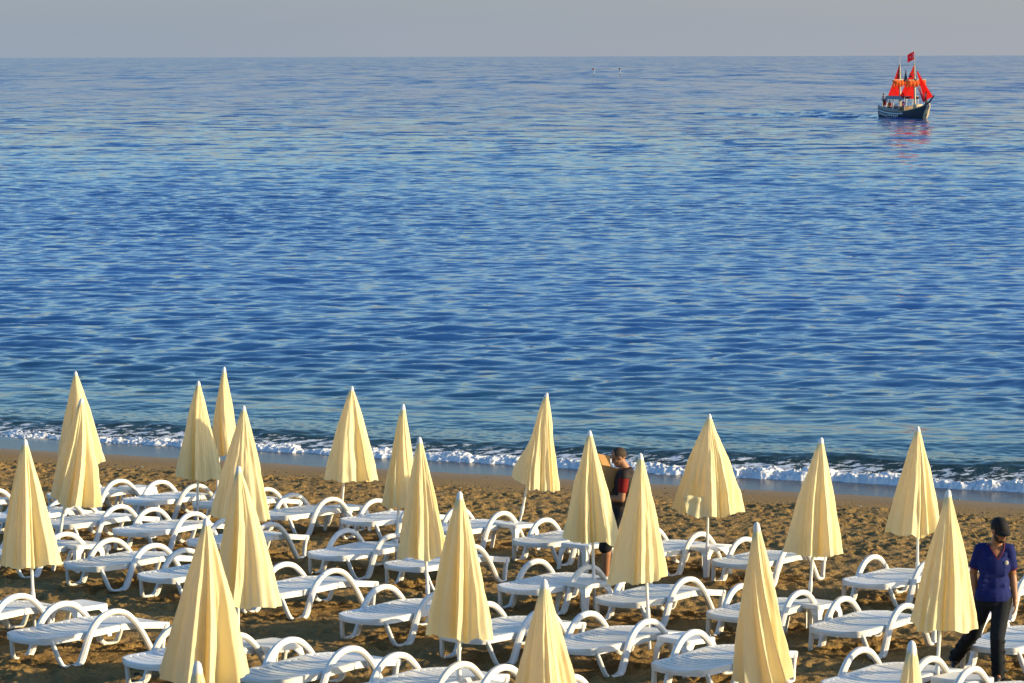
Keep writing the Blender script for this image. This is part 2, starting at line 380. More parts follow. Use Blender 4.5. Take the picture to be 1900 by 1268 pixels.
def water_material():
    m = bpy.data.materials.new('sea_water'); m.use_nodes = True; nt = m.node_tree; b = nt.nodes['Principled BSDF']; L = nt.links.new
    g = nt.nodes.new('ShaderNodeNewGeometry'); at = nt.nodes.new('ShaderNodeAttribute'); at.attribute_name = 'offshore'
    cr = nt.nodes.new('ShaderNodeAttribute'); cr.attribute_name = 'crest'
    ramp = nt.nodes.new('ShaderNodeValToRGB'); mr = nt.nodes.new('ShaderNodeMapRange'); mr.inputs['From Max'].default_value = 40; L(at.outputs['Fac'], mr.inputs['Value']); L(mr.outputs['Result'], ramp.inputs['Fac'])
    e = ramp.color_ramp.elements; e[0].position = 0; e[0].color = (0.10, 0.065, 0.030, 1); e[1].position = 1; e[1].color = (0.016, 0.076, 0.265, 1)
    for p, c in ((0.028, (0.085, 0.060, 0.030, 1)), (0.05, (0.022, 0.038, 0.024, 1)), (0.13, (0.011, 0.050, 0.075, 1)), (0.45, (0.013, 0.066, 0.200, 1))):
        x = e.new(p); x.color = c
    # foam flecks riding on the back of the breaking wave
    mp = nt.nodes.new('ShaderNodeMapping'); mp.inputs['Rotation'].default_value = (0, 0, R(21)); mp.inputs['Scale'].default_value = (3.4, 8.5, 4); L(g.outputs['Position'], mp.inputs['Vector'])
    nf = nt.nodes.new('ShaderNodeTexNoise'); nf.inputs['Scale'].default_value = 1.0; nf.inputs['Detail'].default_value = 7; nf.inputs['Roughness'].default_value = 0.72; L(mp.outputs['Vector'], nf.inputs['Vector'])
    zone = nt.nodes.new('ShaderNodeMapRange'); zone.interpolation_type = 'SMOOTHSTEP'; zone.inputs['From Min'].default_value = 0.5; zone.inputs['From Max'].default_value = 2.0; zone.inputs['To Min'].default_value = 0.17; zone.inputs['To Max'].default_value = -0.22; L(cr.outputs['Fac'], zone.inputs['Value'])
    z2 = nt.nodes.new('ShaderNodeMapRange'); z2.inputs['From Min'].default_value = -0.25; z2.inputs['From Max'].default_value = 0.15; z2.inputs['To Min'].default_value = -0.5; z2.inputs['To Max'].default_value = 0.0; L(cr.outputs['Fac'], z2.inputs['Value'])
    s1 = nt.nodes.new('ShaderNodeMath'); L(nf.outputs['Fac'], s1.inputs[0]); L(zone.outputs['Result'], s1.inputs[1])
    s2 = nt.nodes.new('ShaderNodeMath'); L(s1.outputs[0], s2.inputs[0]); L(z2.outputs['Result'], s2.inputs[1])
    fm = nt.nodes.new('ShaderNodeMapRange'); fm.inputs['From Min'].default_value = 0.66; fm.inputs['From Max'].default_value = 0.72; L(s2.outputs[0], fm.inputs['Value'])
    mc = nt.nodes.new('ShaderNodeMixRGB'); mc.inputs['Color2'].default_value = (0.72, 0.74, 0.76, 1); L(fm.outputs['Result'], mc.inputs['Fac']); L(ramp.outputs['Color'], mc.inputs['Color1']); L(mc.outputs['Color'], b.inputs['Base Color'])
    ro = nt.nodes.new('ShaderNodeMapRange'); ro.inputs['To Min'].default_value = 0.06; rs = nt.nodes.new('ShaderNodeMapRange'); rs.interpolation_type = 'SMOOTHSTEP'; rs.inputs['From Min'].default_value = 0.8; rs.inputs['From Max'].default_value = 2.2; rs.inputs['To Min'].default_value = 0.24; rs.inputs['To Max'].default_value = 0.06; L(at.outputs['Fac'], rs.inputs['Value']); L(rs.outputs['Result'], ro.inputs['To Min']); ro.inputs['To Max'].default_value = 0.8; L(fm.outputs['Result'], ro.inputs['Value']); L(ro.outputs['Result'], b.inputs['Roughness'])
    b.inputs['IOR'].default_value = 1.33
    # ripples too small for the mesh, as slopes of the surface
    def slope(scale, aniso, detail, off):
        mp = nt.nodes.new('ShaderNodeMapping'); mp.inputs['Scale'].default_value = (scale * aniso, scale, scale); mp.inputs['Location'].default_value = (off, off * 2, 0); L(g.outputs['Position'], mp.inputs['Vector'])
        n = nt.nodes.new('ShaderNodeTexNoise'); n.inputs['Scale'].default_value = 1; n.inputs['Detail'].default_value = detail; n.inputs['Roughness'].default_value = 0.55; L(mp.outputs['Vector'], n.inputs['Vector'])
        v = nt.nodes.new('ShaderNodeVectorMath'); v.operation = 'SUBTRACT'; v.inputs[1].default_value = (0.5, 0.5, 0.5); L(n.outputs['Color'], v.inputs[0]); return v.outputs[0]
    cd = nt.nodes.new('ShaderNodeMapRange'); cd.interpolation_type = 'SMOOTHSTEP'; cd.inputs['From Min'].default_value = 1.0; cd.inputs['From Max'].default_value = 10; L(at.outputs['Fac'], cd.inputs['Value'])
    far = nt.nodes.new('ShaderNodeMapRange'); far.interpolation_type = 'SMOOTHSTEP'; far.inputs['From Min'].default_value = 45; far.inputs['From Max'].default_value = 230; L(at.outputs['Fac'], far.inputs['Value'])
    def scaled(v, src, lo, hi):
        k = nt.nodes.new('ShaderNodeMapRange'); k.inputs['To Min'].default_value = lo; k.inputs['To Max'].default_value = hi; L(src, k.inputs['Value'])
        s = nt.nodes.new('ShaderNodeVectorMath'); s.operation = 'SCALE'; L(v, s.inputs[0]); L(k.outputs['Result'], s.inputs['Scale']); return s.outputs[0]
    a1 = scaled(slope(2.6, 0.45, 3, 3.1), cd.outputs['Result'], 0.04, 0.42)
    a2 = scaled(slope(0.55, 0.40, 3, 9.7), far.outputs['Result'], 0.0, 2.0)
    a3 = scaled(slope(0.045, 0.30, 2, 2.2), far.outputs['Result'], 0.05, 0.16)
    vf = nt.nodes.new('ShaderNodeMapRange'); vf.interpolation_type = 'SMOOTHSTEP'; vf.inputs['From Min'].default_value = 200; vf.inputs['From Max'].default_value = 700; L(at.outputs['Fac'], vf.inputs['Value'])
    a4 = scaled(slope(0.075, 4.0, 3, 5.2), far.outputs['Result'], 0.0, 0.42); a5 = scaled(slope(0.014, 6.0, 4, 8.4), vf.outputs['Result'], 0.0, 1.3)
    t1 = nt.nodes.new('ShaderNodeVectorMath'); L(a4, t1.inputs[0]); L(a5, t1.inputs[1])
    t2 = nt.nodes.new('ShaderNodeVectorMath'); L(t1.outputs[0], t2.inputs[0]); L(a3, t2.inputs[1]); a3 = t2.outputs[0]
    s_a = nt.nodes.new('ShaderNodeVectorMath'); L(a1, s_a.inputs[0]); L(a2, s_a.inputs[1])
    s_b = nt.nodes.new('ShaderNodeVectorMath'); L(s_a.outputs[0], s_b.inputs[0]); L(a3, s_b.inputs[1])
    fl = nt.nodes.new('ShaderNodeVectorMath'); fl.operation = 'MULTIPLY'; fl.inputs[1].default_value = (1, 1, 0); L(s_b.outputs[0], fl.inputs[0])
    an = nt.nodes.new('ShaderNodeVectorMath'); L(g.outputs['Normal'], an.inputs[0]); L(fl.outputs[0], an.inputs[1])
    nn = nt.nodes.new('ShaderNodeVectorMath'); nn.operation = 'NORMALIZE'; L(an.outputs[0], nn.inputs[0]); L(nn.outputs[0], b.inputs['Normal'])
    return m
sea = link('sea_water', me, water_material()); tag(sea, 'deep blue rippled sea reaching to the horizon', 'sea', kind='structure')

# the white water tumbling along the foot of the breaking wave
fa = np.arange(-14, 27, 0.022); fq = np.arange(-0.35, 1.30, 0.022)
A2, T2 = np.meshgrid(fa, fq, indexing='ij')
foot, hgt = breaker(A2)
Q2 = foot + T2
bil = 0
for sc_, am in ((1.7, 0.75), (4.5, 0.7), (11.0, 0.75), (22.0, 0.42)):
    bil = bil + am * (0.62 - 1.6 * np.abs(perlin(A2 * sc_ + sc_, Q2 * sc_ * 1.1 - sc_)))
env = sstep(-0.28, 0.0, T2 + 0.12 * fbm(A2 * 1.9, A2 * 0 + 0.7, 3)) * (1 - sstep(0.10, 0.75, T2 + 0.5 * fbm(A2 * 0.9, A2 * 0 + 5.1, 3)))
lump = -0.072 + 0.06 * sstep(-2, 8, A2) + 0.10 * bil * (0.55 + 1.6 * hgt)
Z2 = wave_profile(A2, Q2) + env * lump * (0.6 + 2.2 * hgt) * 1.0 - 0.07 * (1 - env) - 0.012
PX = SP[0] + SD[0] * A2 - SN[0] * Q2; PY = SP[1] + SD[1] * A2 - SN[1] * Q2
PX = PX + 0.05 * perlin(A2 * 9, Q2 * 9 + 50) * env; PY = PY + 0.06 * perlin(A2 * 8 + 20, Q2 * 8) * env
me = grid_mesh('foam', np.stack([PX, PY, Z2], -1))
fmat = mat('foam', (0.74, 0.75, 0.77), 0.75, 0.3, vary=0.12, vscale=3, bump=0.5, bscale=45)
foam = link('sea_foam', me, fmat); tag(foam, 'white foam of the small wave breaking along the shore', 'foam', kind='stuff')
# ================================================================== parasols
canvas = cloth_mat('cream_canvas', (0.88, 0.815, 0.50), 0.36, (0.97, 0.74, 0.25), 0.05)
white_plastic = mat('white_plastic', (0.78, 0.78, 0.77), 0.38, 0.5, vary=0.05, vscale=5)
def age(m):      # each piece has weathered a little differently
    nt = m.node_tree; b = nt.nodes['Principled BSDF']; src = b.inputs['Base Color'].links[0].from_socket
    oi = nt.nodes.new('ShaderNodeObjectInfo'); r = nt.nodes.new('ShaderNodeValToRGB'); nt.links.new(oi.outputs['Random'], r.inputs['Fac'])
    r.color_ramp.elements[0].color = (0.86, 0.84, 0.78, 1); r.color_ramp.elements[1].color = (1, 1, 1, 1)
    g = nt.nodes.new('ShaderNodeNewGeometry'); n = nt.nodes.new('ShaderNodeTexNoise'); n.inputs['Scale'].default_value = 4.5; n.inputs['Detail'].default_value = 8; n.inputs['Roughness'].default_value = 0.7; nt.links.new(g.outputs['Position'], n.inputs['Vector'])
    d = nt.nodes.new('ShaderNodeMapRange'); d.inputs['From Min'].default_value = 0.56; d.inputs['From Max'].default_value = 0.74; d.inputs['To Max'].default_value = 0.45; nt.links.new(n.outputs['Fac'], d.inputs['Value'])
    x = nt.nodes.new('ShaderNodeMixRGB'); x.blend_type = 'MULTIPLY'; x.inputs['Fac'].default_value = 1; nt.links.new(src, x.inputs['Color1']); nt.links.new(r.outputs['Color'], x.inputs['Color2'])
    y = nt.nodes.new('ShaderNodeMixRGB'); y.inputs['Color2'].default_value = (0.52, 0.44, 0.32, 1); nt.links.new(d.outputs['Result'], y.inputs['Fac']); nt.links.new(x.outputs['Color'], y.inputs['Color1'])
    nt.links.new(y.outputs['Color'], b.inputs['Base Color'])
age(white_plastic)
white_paint = mat('white_painted_steel', (0.74, 0.73, 0.70), 0.35, 0.5, vary=0.10, vscale=9)

def make_canopy(L, Rb, seed, twist, flap=None, closed=0.5):
    """folded canopy hanging from its ribs: L long, Rb wide at the hem; pleats deepen towards the hem"""
    rg = random.Random(seed); nr = 8; NT, NV = 192, 44
    edges = [(k + rg.uniform(-0.26, 0.26)) / nr * 2 * math.pi for k in range(nr)]
    gore = [dict(d=rg.uniform(0.25, 0.70) * closed * (1 if rg.random() < 0.75 else -0.35), sk=rg.uniform(0.6, 1.6), hem=rg.uniform(0.015, 0.06), r=rg.uniform(0.92, 1.08), f2=rg.uniform(0.04, 0.12), n2=rg.choice((1, 2, 2, 3)), p2=rg.uniform(0, 6.28)) for k in range(nr)]
    th = np.linspace(0, 2 * np.pi, NT, endpoint=False)
    e = np.array(sorted(edges)); th0 = th
    idx = np.searchsorted(e, th0, side='right') - 1
    lo = e[idx % nr] - np.where(idx < 0, 2 * np.pi, 0); hi = e[(idx + 1) % nr] + np.where((idx + 1) >= nr, 2 * np.pi, 0)
    ph = (th0 - lo) / (hi - lo); idx = idx % nr
    G = lambda k: np.array([gore[i][k] for i in range(nr)])[idx]
    ph = np.clip(ph, 0, 1) ** G('sk')
    sag = np.sin(np.pi * ph) ** 0.75
    t = np.linspace(0, 1, NV)[:, None]
    prof = 0.028 + (Rb - 0.028) * (0.90 * t + 0.22 * t * (1 - t))
    deep = t ** 0.5
    rr = prof * (G('r') * t + (1 - t)) * (1 - (G('d') * sag + G('f2') * np.sin(np.pi * ph) * np.sin(2 * np.pi * G('n2') * ph + G('p2') + 2.2 * t)) * deep)
    wr = 0.018 * perlin(th[None, :] * 3 + seed * 3.7, t * 4 + seed) + 0.011 * perlin(th[None, :] * 8 + seed, t * 3.5 - seed) + 0.007 * perlin(th[None, :] * 6 + t * 9 + seed, t * 11 - th[None, :] * 2)
    rr = rr + wr * t ** 0.5 * (Rb / 0.35)
    tw = th[None, :] + twist * t ** 1.2 + 0.10 * np.sin(th[None, :] * 2 + seed) * t + rg.uniform(-0.25, 0.25) * t
    z = -L * t - (G('hem') * (1 - np.abs(2 * ph - 1) ** 2) - 0.01) * t ** 8 - 0.03 * perlin(th[None, :] * 1.3 + seed, t * 0 + 2.2) * t ** 6
    if flap:
        fa, fw, fd = flap         # one panel has come loose and stands away from the rest
        d = np.angle(np.exp(1j * (tw - fa)))
        b = np.exp(-(d / fw) ** 2)
        rr = rr + b * fd * sstep(0.45, 1.0, t); z = z + b * abs(fd) * 0.75 * sstep(0.5, 1.0, t)
    sway = 0.07 * t ** 1.5 * rg.uniform(-1, 1)
    P = np.stack([rr * np.cos(tw) + sway, rr * np.sin(tw), z + 0 * tw], -1)     # (NV, NT, 3)
    me = grid_mesh('canopy', np.transpose(P, (1, 0, 2)), wrap_u=True)
    return me

# tip (u, v), hem v, hem left/right u, pole point (u, v) — photo pixels, turned into places on the sand
PAR = [
 ((140, 689), 858, 99, 195, (141, 930), 'closed cream parasol at far left, overlapped by the slanting parasol in front'),
 ((152, 739), 932, 88, 190, (108, 985), 'closed cream parasol with a slanting pole, in front of the farthest left pair'),
 ((46, 815), 1048, -4, 113, (57, 1150), 'closed cream parasol at the left edge, leftmost of them all'),
 ((368, 707), 888, 320, 414, (363, 965), 'wide closed cream parasol just left of the slim one highest in the photo'),
 ((416, 681), 842, 388, 441, (402, 880), 'slim closed cream parasol whose tip reaches highest, in front of the surf'),
 ((452, 753), 957, 388, 503, (446, 1040), 'closed cream parasol standing directly behind the darker folded one left of centre'),
 ((443, 865), 1116, 393, 526, (438, 1160), 'closed cream parasol in shade with broad loose folds, pole behind a lounger foot'),
 ((653, 717), 888, 600, 702, (632, 945), 'closed cream parasol standing alone with scalloped hem against the surf left of centre'),
 ((748, 750), 940, 706, 777, (734, 1020), 'slim closed cream parasol half hidden by the knotted one at its right'),
 ((778, 811), 1032, 735, 832, (792, 1100), 'closed cream parasol with its hem gathered and knotted at the pole'),
 ((383, 961), 1262, 287, 458, (372, 1330), 'largest closed cream parasol at the left front, reaching the bottom edge'),
 ((853, 912), 1180, 787, 916, (850, 1268), 'closed cream parasol at centre front with a notched hem and long bare pole'),
 ((1015, 729), 903, 948, 1041, (960, 990), 'leaning closed cream parasol with one panel blown out to the left'),
 ((1094, 799), 1002, 1043, 1151, (1102, 1085), 'closed cream parasol left of the man carrying a box'),
 ((1188, 841), 1076, 1124, 1240, (1207, 1220), 'closed cream parasol right of the man carrying a box, hiding his back'),
 ((1316, 768), 950, 1247, 1384, (1313, 1058), 'widest closed cream parasol, half opened with a folded flap of cloth at its hem'),
 ((1524, 812), 1028, 1452, 1567, (1503, 1140), 'closed cream parasol tilted over a small table right of the widest parasol'),
 ((1404, 969), 1265, 1358, 1476, (1415, 1330), 'tall narrow closed cream parasol with many tight pleats at right front'),
 ((1703, 791), 986, 1645, 1748, (1706, 1100), 'closed cream parasol near the water, leftmost hem over dry sand, behind the man in blue'),
 ((1760, 909), 1166, 1694, 1818, (1743, 1260), 'closed cream parasol immediately left of the man in the blue shirt'),
 ((1010, 1075), 1352, 938, 1088, (1014, 1420), 'closed cream parasol at the bottom centre, its lower half cut by the frame'),
 ((366, 1227), 1540, 290, 440, (368, 1600), 'closed cream parasol of which only the tip shows at the bottom left'),
 ((1692, 1189), 1500, 1630, 1756, (1690, 1560), 'closed cream parasol of which only the top shows at the bottom right'),
]
FLAP = {12: (math.pi * 1.02, 0.34, 0.13), 15: (math.pi * 1.28, 0.22, -0.10)}
TW = {1: -0.35, 4: 0.7, 5: 0.35, 8: 0.5, 7: 0.15, 12: 0.25, 17: 0.5, 6: -0.25, 10: 0.1, 11: -0.15}
CL = {15: 0.55, 17: 0.9, 20: 0.8, 4: 0.9, 6: 0.9, 10: 0.85, 11: 0.9}
pole_xy = []
for i, (tip, vb, ul, ur, pole, lab) in enumerate(PAR):
    m = (tip[0] - pole[0]) / (pole[1] - tip[1])      # lean in the picture
    Hh = 2.1
    hx = Hh / math.sqrt(1 + m * m); dx = Hh * math.sin(math.atan(m))
    # find the base: the tip lies on the sight line, 2.1 m of pole below it touches the sand
    lo, hi = 8.0, 90.0; d = (CAM_M.to_3x3() @ Vector(((tip[0] - 950) / F_PX, -(tip[1] - 634) / F_PX, -1.0))).normalized(); o = CAM_M.translation
    for _ in range(60):
        k = (lo + hi) / 2; p = o + d * k
        if p.z > ground_z(p.x - dx, p.y) + hx: lo = k
        else: hi = k
    p = o + d * lo; bx, by = p.x - dx, p.y; dist = p.y
    gz = ground_z(bx, by)
    root = empty('parasol', (bx, by, gz), (0, math.atan(m), 0)); pole_xy.append((bx, by))
    tag(root, lab, 'parasol', 'closed cream parasols on the beach')
    Lc = min(max((vb - tip[1]) * dist / F_PX / 0.99, 1.15), 1.42); Rb = (ur - ul) / 2 * dist / F_PX * 1.04
    me = make_canopy(Lc - 0.05, Rb, 31 + i * 7, TW.get(i, 0.0), FLAP.get(i), CL.get(i, 0.75))
    cr_ = 0.0 if i in FLAP else i * 1.3; n_ = len(me.vertices); co = np.empty(n_ * 3, np.float32); me.vertices.foreach_get('co', co); co = co.reshape(-1, 3)
    xr = co[:, 0] * math.cos(cr_) - co[:, 1] * math.sin(cr_); want = (ur - ul) * dist / F_PX; k_ = want / (xr.max() - xr.min())
    tt = np.clip(-co[:, 2] / Lc, 0, 1); kk_ = 1 + (k_ - 1) * sstep(0, 0.5, tt); co[:, 0] *= kk_; co[:, 1] *= kk_
    c = link('canopy', me, canvas, root); c.location = (0, 0, Hh - 0.05); c.rotation_euler = (0, 0, cr_)
    xr = co[:, 0] * math.cos(cr_) - co[:, 1] * math.sin(cr_)
    ax = tip[0] - m * (vb - tip[1]); off = ((ul + ur) / 2 - ax) * dist / F_PX - (xr.max() + xr.min()) / 2
    co[:, 0] += off * tt * math.cos(cr_); co[:, 1] -= off * tt * math.sin(cr_); me.vertices.foreach_set('co', co.ravel()); me.update()
    if i == 15:                  # the panel that has folded over at the hem, hanging in front
        fp = np.array([[(-0.33 + 0.27 * a / 12 + 0.04 * b / 14, -(0.035 + 0.385 * (Hh - (1.10 - 0.27 * b / 14)) / 1.30) - 0.004 - 0.022 * math.exp(-((b - 1.5) / 1.8) ** 2) - 0.016 * math.sin(a * 0.9 + b * 0.25) - 0.02 * math.sin(a * 0.26), 1.10 - 0.27 * b / 14 + 0.010 * math.sin(a * 0.5) - 0.09 * abs(a / 12 - 0.5) * (b / 14) * -1) for b in range(15)] for a in range(13)])
        link('loose_flap', grid_mesh('loose_flap', fp), canvas, c).location = (0, 0, -(Hh - 0.05))
    MB().tube([(0, 0, -0.25), (0, 0, 0.6), (0, 0, 1.3), (0, 0, Hh - 0.06)], 0.017, 12).build('pole', white_paint, root)
    f = MB().tube([(0, 0, Hh - 0.15), (0, 0, Hh - 0.12), (0, 0, Hh - 0.05), (0, 0, Hh - 0.015), (0, 0, Hh)], [0.036, 0.037, 0.031, 0.022, 0.008], 14)
    f.build('finial', white_plastic, root)
    MB().tube([(0, 0, 0.30), (0, 0, 0.315), (0, 0, 0.42), (0, 0, 0.435)], [0.018, 0.024, 0.024, 0.018], 12).build('collar', white_paint, root)

# ================================================================== loungers
DECK_HW, LEN, KX = 0.335, 1.88, 0.91
def deck_z(x): return float(np.interp(x, [0, 0.12, 0.45, 0.85, 1.15, 1.45, 1.88], [0.312, 0.320, 0.322, 0.338, 0.352, 0.335, 0.290]))

def deck_piece(x0, x1, foot):
    """one moulded deck section: rounded rim, raised slats with bowed slots between them"""
    xs_ = [x0, x0 + 0.012, x0 + 0.035]; pitch, gap = 0.098, 0.026; x = x0 + (0.13 if foot else 0.06)
    slot = [0, 0, 0]
    while x < x1 - 0.09:
        xs_ += [x, x + 0.004, x + 0.004 + gap, x + 0.008 + gap]; slot += [0, 1, 1, 0]
        xs_ += [x + pitch * 0.62]; slot += [0]
        x += pitch
    xs_ += [x1 - 0.035, x1 - 0.012, x1]; slot += [0, 0, 0]
    qs = [-1, -0.985, -0.94, -0.86, -0.80, -0.775, -0.5, -0.25, 0, 0.25, 0.5, 0.775, 0.80, 0.86, 0.94, 0.985, 1]
    rows = []
    for x, sl in zip(xs_, slot):
        hw = DECK_HW
        if foot and x < 0.14: hw = DECK_HW - 0.075 * (1 - math.sqrt(max(0, 1 - (1 - x / 0.14) ** 2)))
        if not foot: hw = DECK_HW - 0.02 * (x - 1.1)
        row = []
        for q in qs:
            bow = 0.085 * (1 - x / LEN) * (1 - q * q) + (-0.018 * (1 - q * q) if (not foot and x > 1.8) else 0)
            z = deck_z(x) - 0.016 * (1 - q * q)
            if abs(q) > 0.93: z -= 0.006 * ((abs(q) - 0.93) / 0.07) ** 2
            if x in (x0, x1): z -= 0.008
            if sl and abs(q) < 0.79: z -= 0.032
            row.append((x - bow, q * hw, z))
        rows.append(row)
    m = MB(); n = len(qs); vs = [v for r in rows for v in r]; fs = []
    for a in range(len(rows) - 1):
        for b in range(n - 1):
            fs.append((a * n + b, (a + 1) * n + b, (a + 1) * n + b + 1, a * n + b + 1))
    # rim: down, a small lip, then back under
    ring = [a * n for a in range(len(rows))] + [(len(rows) - 1) * n + b for b in range(1, n)] + [a * n + n - 1 for a in range(len(rows) - 2, -1, -1)] + [b for b in range(n - 2, 0, -1)]
    cx = (x0 + x1) / 2; prev = ring
    for dz, ins in ((0.032, -0.004), (0.036, 0.004), (0.058, 0.004), (0.058, 0.024), (0.03, 0.026)):
        base = len(vs); new = []
        for k in ring:
            x, y, z = vs[k]; l = math.hypot(x - cx, y) + 1e-6
            sx_ = -ins if x > cx else ins
            vs.append((x + sx_ * min(1, abs(x - cx) / 0.3), y - math.copysign(min(ins, abs(y)), y) if abs(y) > 0.05 else y, deck_z(min(max(x, x0), x1)) - 0.012 - dz)); new.append(base + len(new))
        for k in range(len(ring)):
            j = (k + 1) % len(ring); fs.append((prev[k], prev[j], new[j], new[k]))
        prev = new
    # underside sheet
    b0 = len(vs)
    for r in rows:
        for (x, y, z) in r: vs.append((x, y * 0.92, z - 0.03 if True else z))
    for a in range(len(rows) - 1):
        for b in range(n - 1):
            fs.append((b0 + a * n + b, b0 + a * n + b + 1, b0 + (a + 1) * n + b + 1, b0 + (a + 1) * n + b))
    m.v = vs; m.f = fs
    for k in range(len(m.v)):
        x, y, z = m.v[k]; m.v[k] = ((x - 0.94) * KX, y, z)
    return m

def smooth_path(pts, n=6):
    out = []
    P = [pts[0]] + list(pts) + [pts[-1]]
    for i in range(1, len(P) - 2):
        for k in range(n):
            t = k / n; r = []
            for c in range(len(P[0])):
                a, b, d, e = P[i - 1][c], P[i][c], P[i + 1][c], P[i + 2][c]
                r.append(0.5 * ((2 * b) + (-a + d) * t + (2 * a - 5 * b + 4 * d - e) * t * t + (-a + 3 * b - 3 * d + e) * t ** 3))
            out.append(tuple(r))
    out.append(tuple(pts[-1])); return out

def make_lounger():
    root = empty('sun_lounger')
    deck_piece(0.0, 1.09, True).build('seat', white_plastic, root, sharp=35)
    deck_piece(1.10, LEN, False).build('backrest', white_plastic, root, sharp=35)
    for sgn in (-1, 1):
        # armrest: the broad arch, from one foot runner over the deck to the other. (x, z, y)
        pts = smooth_path([(0.375, 0.014, 0.376), (0.435, 0.028, 0.378), (0.480, 0.095, 0.379), (0.545, 0.24, 0.380), (0.625, 0.365, 0.380), (0.755, 0.462, 0.380), (0.93, 0.50, 0.380), (1.10, 0.472, 0.380), (1.25, 0.375, 0.380), (1.38, 0.235, 0.379), (1.49, 0.09, 0.378), (1.535, 0.035, 0.378), (1.60, 0.014, 0.376)], 5)
        np_ = len(pts)
        MB().band([(x * KX - 0.94 * KX, z) for x, z, y in pts], [0.078 - 0.012 * math.sin(math.pi * k / (np_ - 1)) for k in range(np_)], [0.026 + min(1, k / (np_ * 0.13), (np_ - 1 - k) / (np_ * 0.13)) * (0.032 + 0.026 * max(0, 1 - k / (np_ * 0.5))) for k in range(np_)], [sgn * y for x, z, y in pts]).build('armrest', white_plastic, root)
        pts = smooth_path([(0.075, 0.275, 0.300), (0.105, 0.22, 0.315), (0.15, 0.10, 0.345), (0.185, 0.032, 0.366), (0.235, 0.012, 0.372), (0.33, 0.011, 0.375), (0.425, 0.013, 0.375)], 4)
        MB().band([(x * KX - 0.94 * KX, z) for x, z, y in pts], 0.055, [0.034 if k < len(pts) * 0.6 else 0.024 for k in range(len(pts))], [sgn * y for x, z, y in pts]).build('leg', white_plastic, root)
        pts = smooth_path([(1.535, 0.013, 0.375), (1.60, 0.011, 0.372), (1.68, 0.012, 0.362), (1.73, 0.025, 0.345), (1.755, 0.08, 0.330), (1.785, 0.17, 0.318), (1.83, 0.272, 0.305)], 4)
        MB().band([(x * KX - 0.94 * KX, z) for x, z, y in pts], 0.060, [0.024 if k < len(pts) * 0.5 else 0.036 for k in range(len(pts))], [sgn * y for x, z, y in pts]).build('leg', white_plastic, root)
        # cross rib tying deck and arch
        MB().box(((0.60 - 0.94) * KX, sgn * 0.345, 0.300), (0.07, 0.05, 0.028), bev=0.006).build('bracket', white_plastic, root)
    return root

LNG = [
 ((5, 1172), 'white sun lounger at left front in full view, the leftmost parasol pole behind its foot'),
 ((219, 1218), 'white sun lounger mostly hidden behind the largest parasol at left front'),
 ((-168, 1142), 'white sun lounger at the left edge under the leftmost parasol, head against a table'),
 ((111, 1042), 'white sun lounger in full view with its foot just right of the leftmost parasol hem'),
 ((248, 1063), 'white sun lounger left of the largest front parasol, which hides its head'),
 ((-50, 1020), 'white sun lounger whose foot is hidden behind the leftmost parasol'),
 ((67, 966), 'white sun lounger with the slanting parasol pole at its foot'),
 ((202, 980), 'white sun lounger between the slanting pole and the wide parasol, third row from the water'),
 ((-158, 934), 'white sun lounger cut by the left edge, only an armrest foot and head in view'),
 ((-36, 954), 'white sun lounger behind the leftmost parasol, its head under the slanting one'),
 ((81, 915), 'white sun lounger nearest the water at far left, behind the slanting parasol'),
 ((222, 924), 'white sun lounger beside a table near the water, in front of the wide left parasol'),
 ((351, 931), 'white sun lounger near the water, its middle hidden by the parasol behind the darker one'),
 ((468, 950), 'white sun lounger with its head under the lone scalloped parasol near the water'),
 ((626, 961), 'white sun lounger near the water just left of the knotted parasol'),
 ((783, 978), 'white sun lounger near the water between the knotted and the leaning parasol'),
 ((944, 1000), 'white sun lounger by the leaning parasol pole, nearest the man carrying a box'),
 ((340, 1001), 'white sun lounger crossing behind the darker folded parasol, only foot and head showing'),
 ((564, 1023), 'white sun lounger left of centre with the slim parasol pole at its head'),
 ((436, 1091), 'white sun lounger with its foot under the darker folded parasol'),
 ((706, 1043), 'white sun lounger passing under the knotted parasol and behind the notched one'),
 ((621, 1137), 'white sun lounger with its head behind the notched parasol at centre front'),
 ((430, 1246), 'white sun lounger right of the largest parasol, its foot cut by the bottom edge'),
 ((631, 1277), 'white sun lounger at the bottom edge with the long bare pole before its head'),
 ((831, 1302), 'white sun lounger almost wholly below the frame at bottom centre'),
 ((806, 1171), 'white sun lounger between the notched parasol and the one cut at bottom centre'),
 ((1003, 1191), 'white sun lounger right of the bottom centre parasol, head beside a table'),
 ((1201, 1229), 'white sun lounger with its head behind the tall narrow pleated parasol'),
 ((916, 1084), 'white sun lounger above the bottom centre parasol, small table before its head'),
 ((1097, 1107), 'white sun lounger under the parasol right of the box carrier'),
 ((1143, 1018), 'white sun lounger near the water behind the parasol right of the box carrier'),
 ((1314, 1038), 'white sun lounger near the water at the foot of the widest parasol pole'),
 ((1304, 1134), 'white sun lounger crossing behind the tall narrow pleated parasol, head by a table'),
 ((1495, 1160), 'white sun lounger in full view left of the parasol beside the man in blue'),
 ((1557, 1074), 'white sun lounger nearest the water at right, a parasol pole at its head'),
 ((1515, 1264), 'white sun lounger at the bottom right behind the cut off parasol top'),
 ((1778, 1190), 'white sun lounger at the right edge in front of the man in blue'),
 ((1745, 1098), 'white sun lounger at the right edge seen behind the man in blue'),
 ((1727, 1304), 'white sun lounger almost wholly below the frame at bottom right'),
]
proto = make_lounger(); rr = random.Random(4)
ANG = R(52)
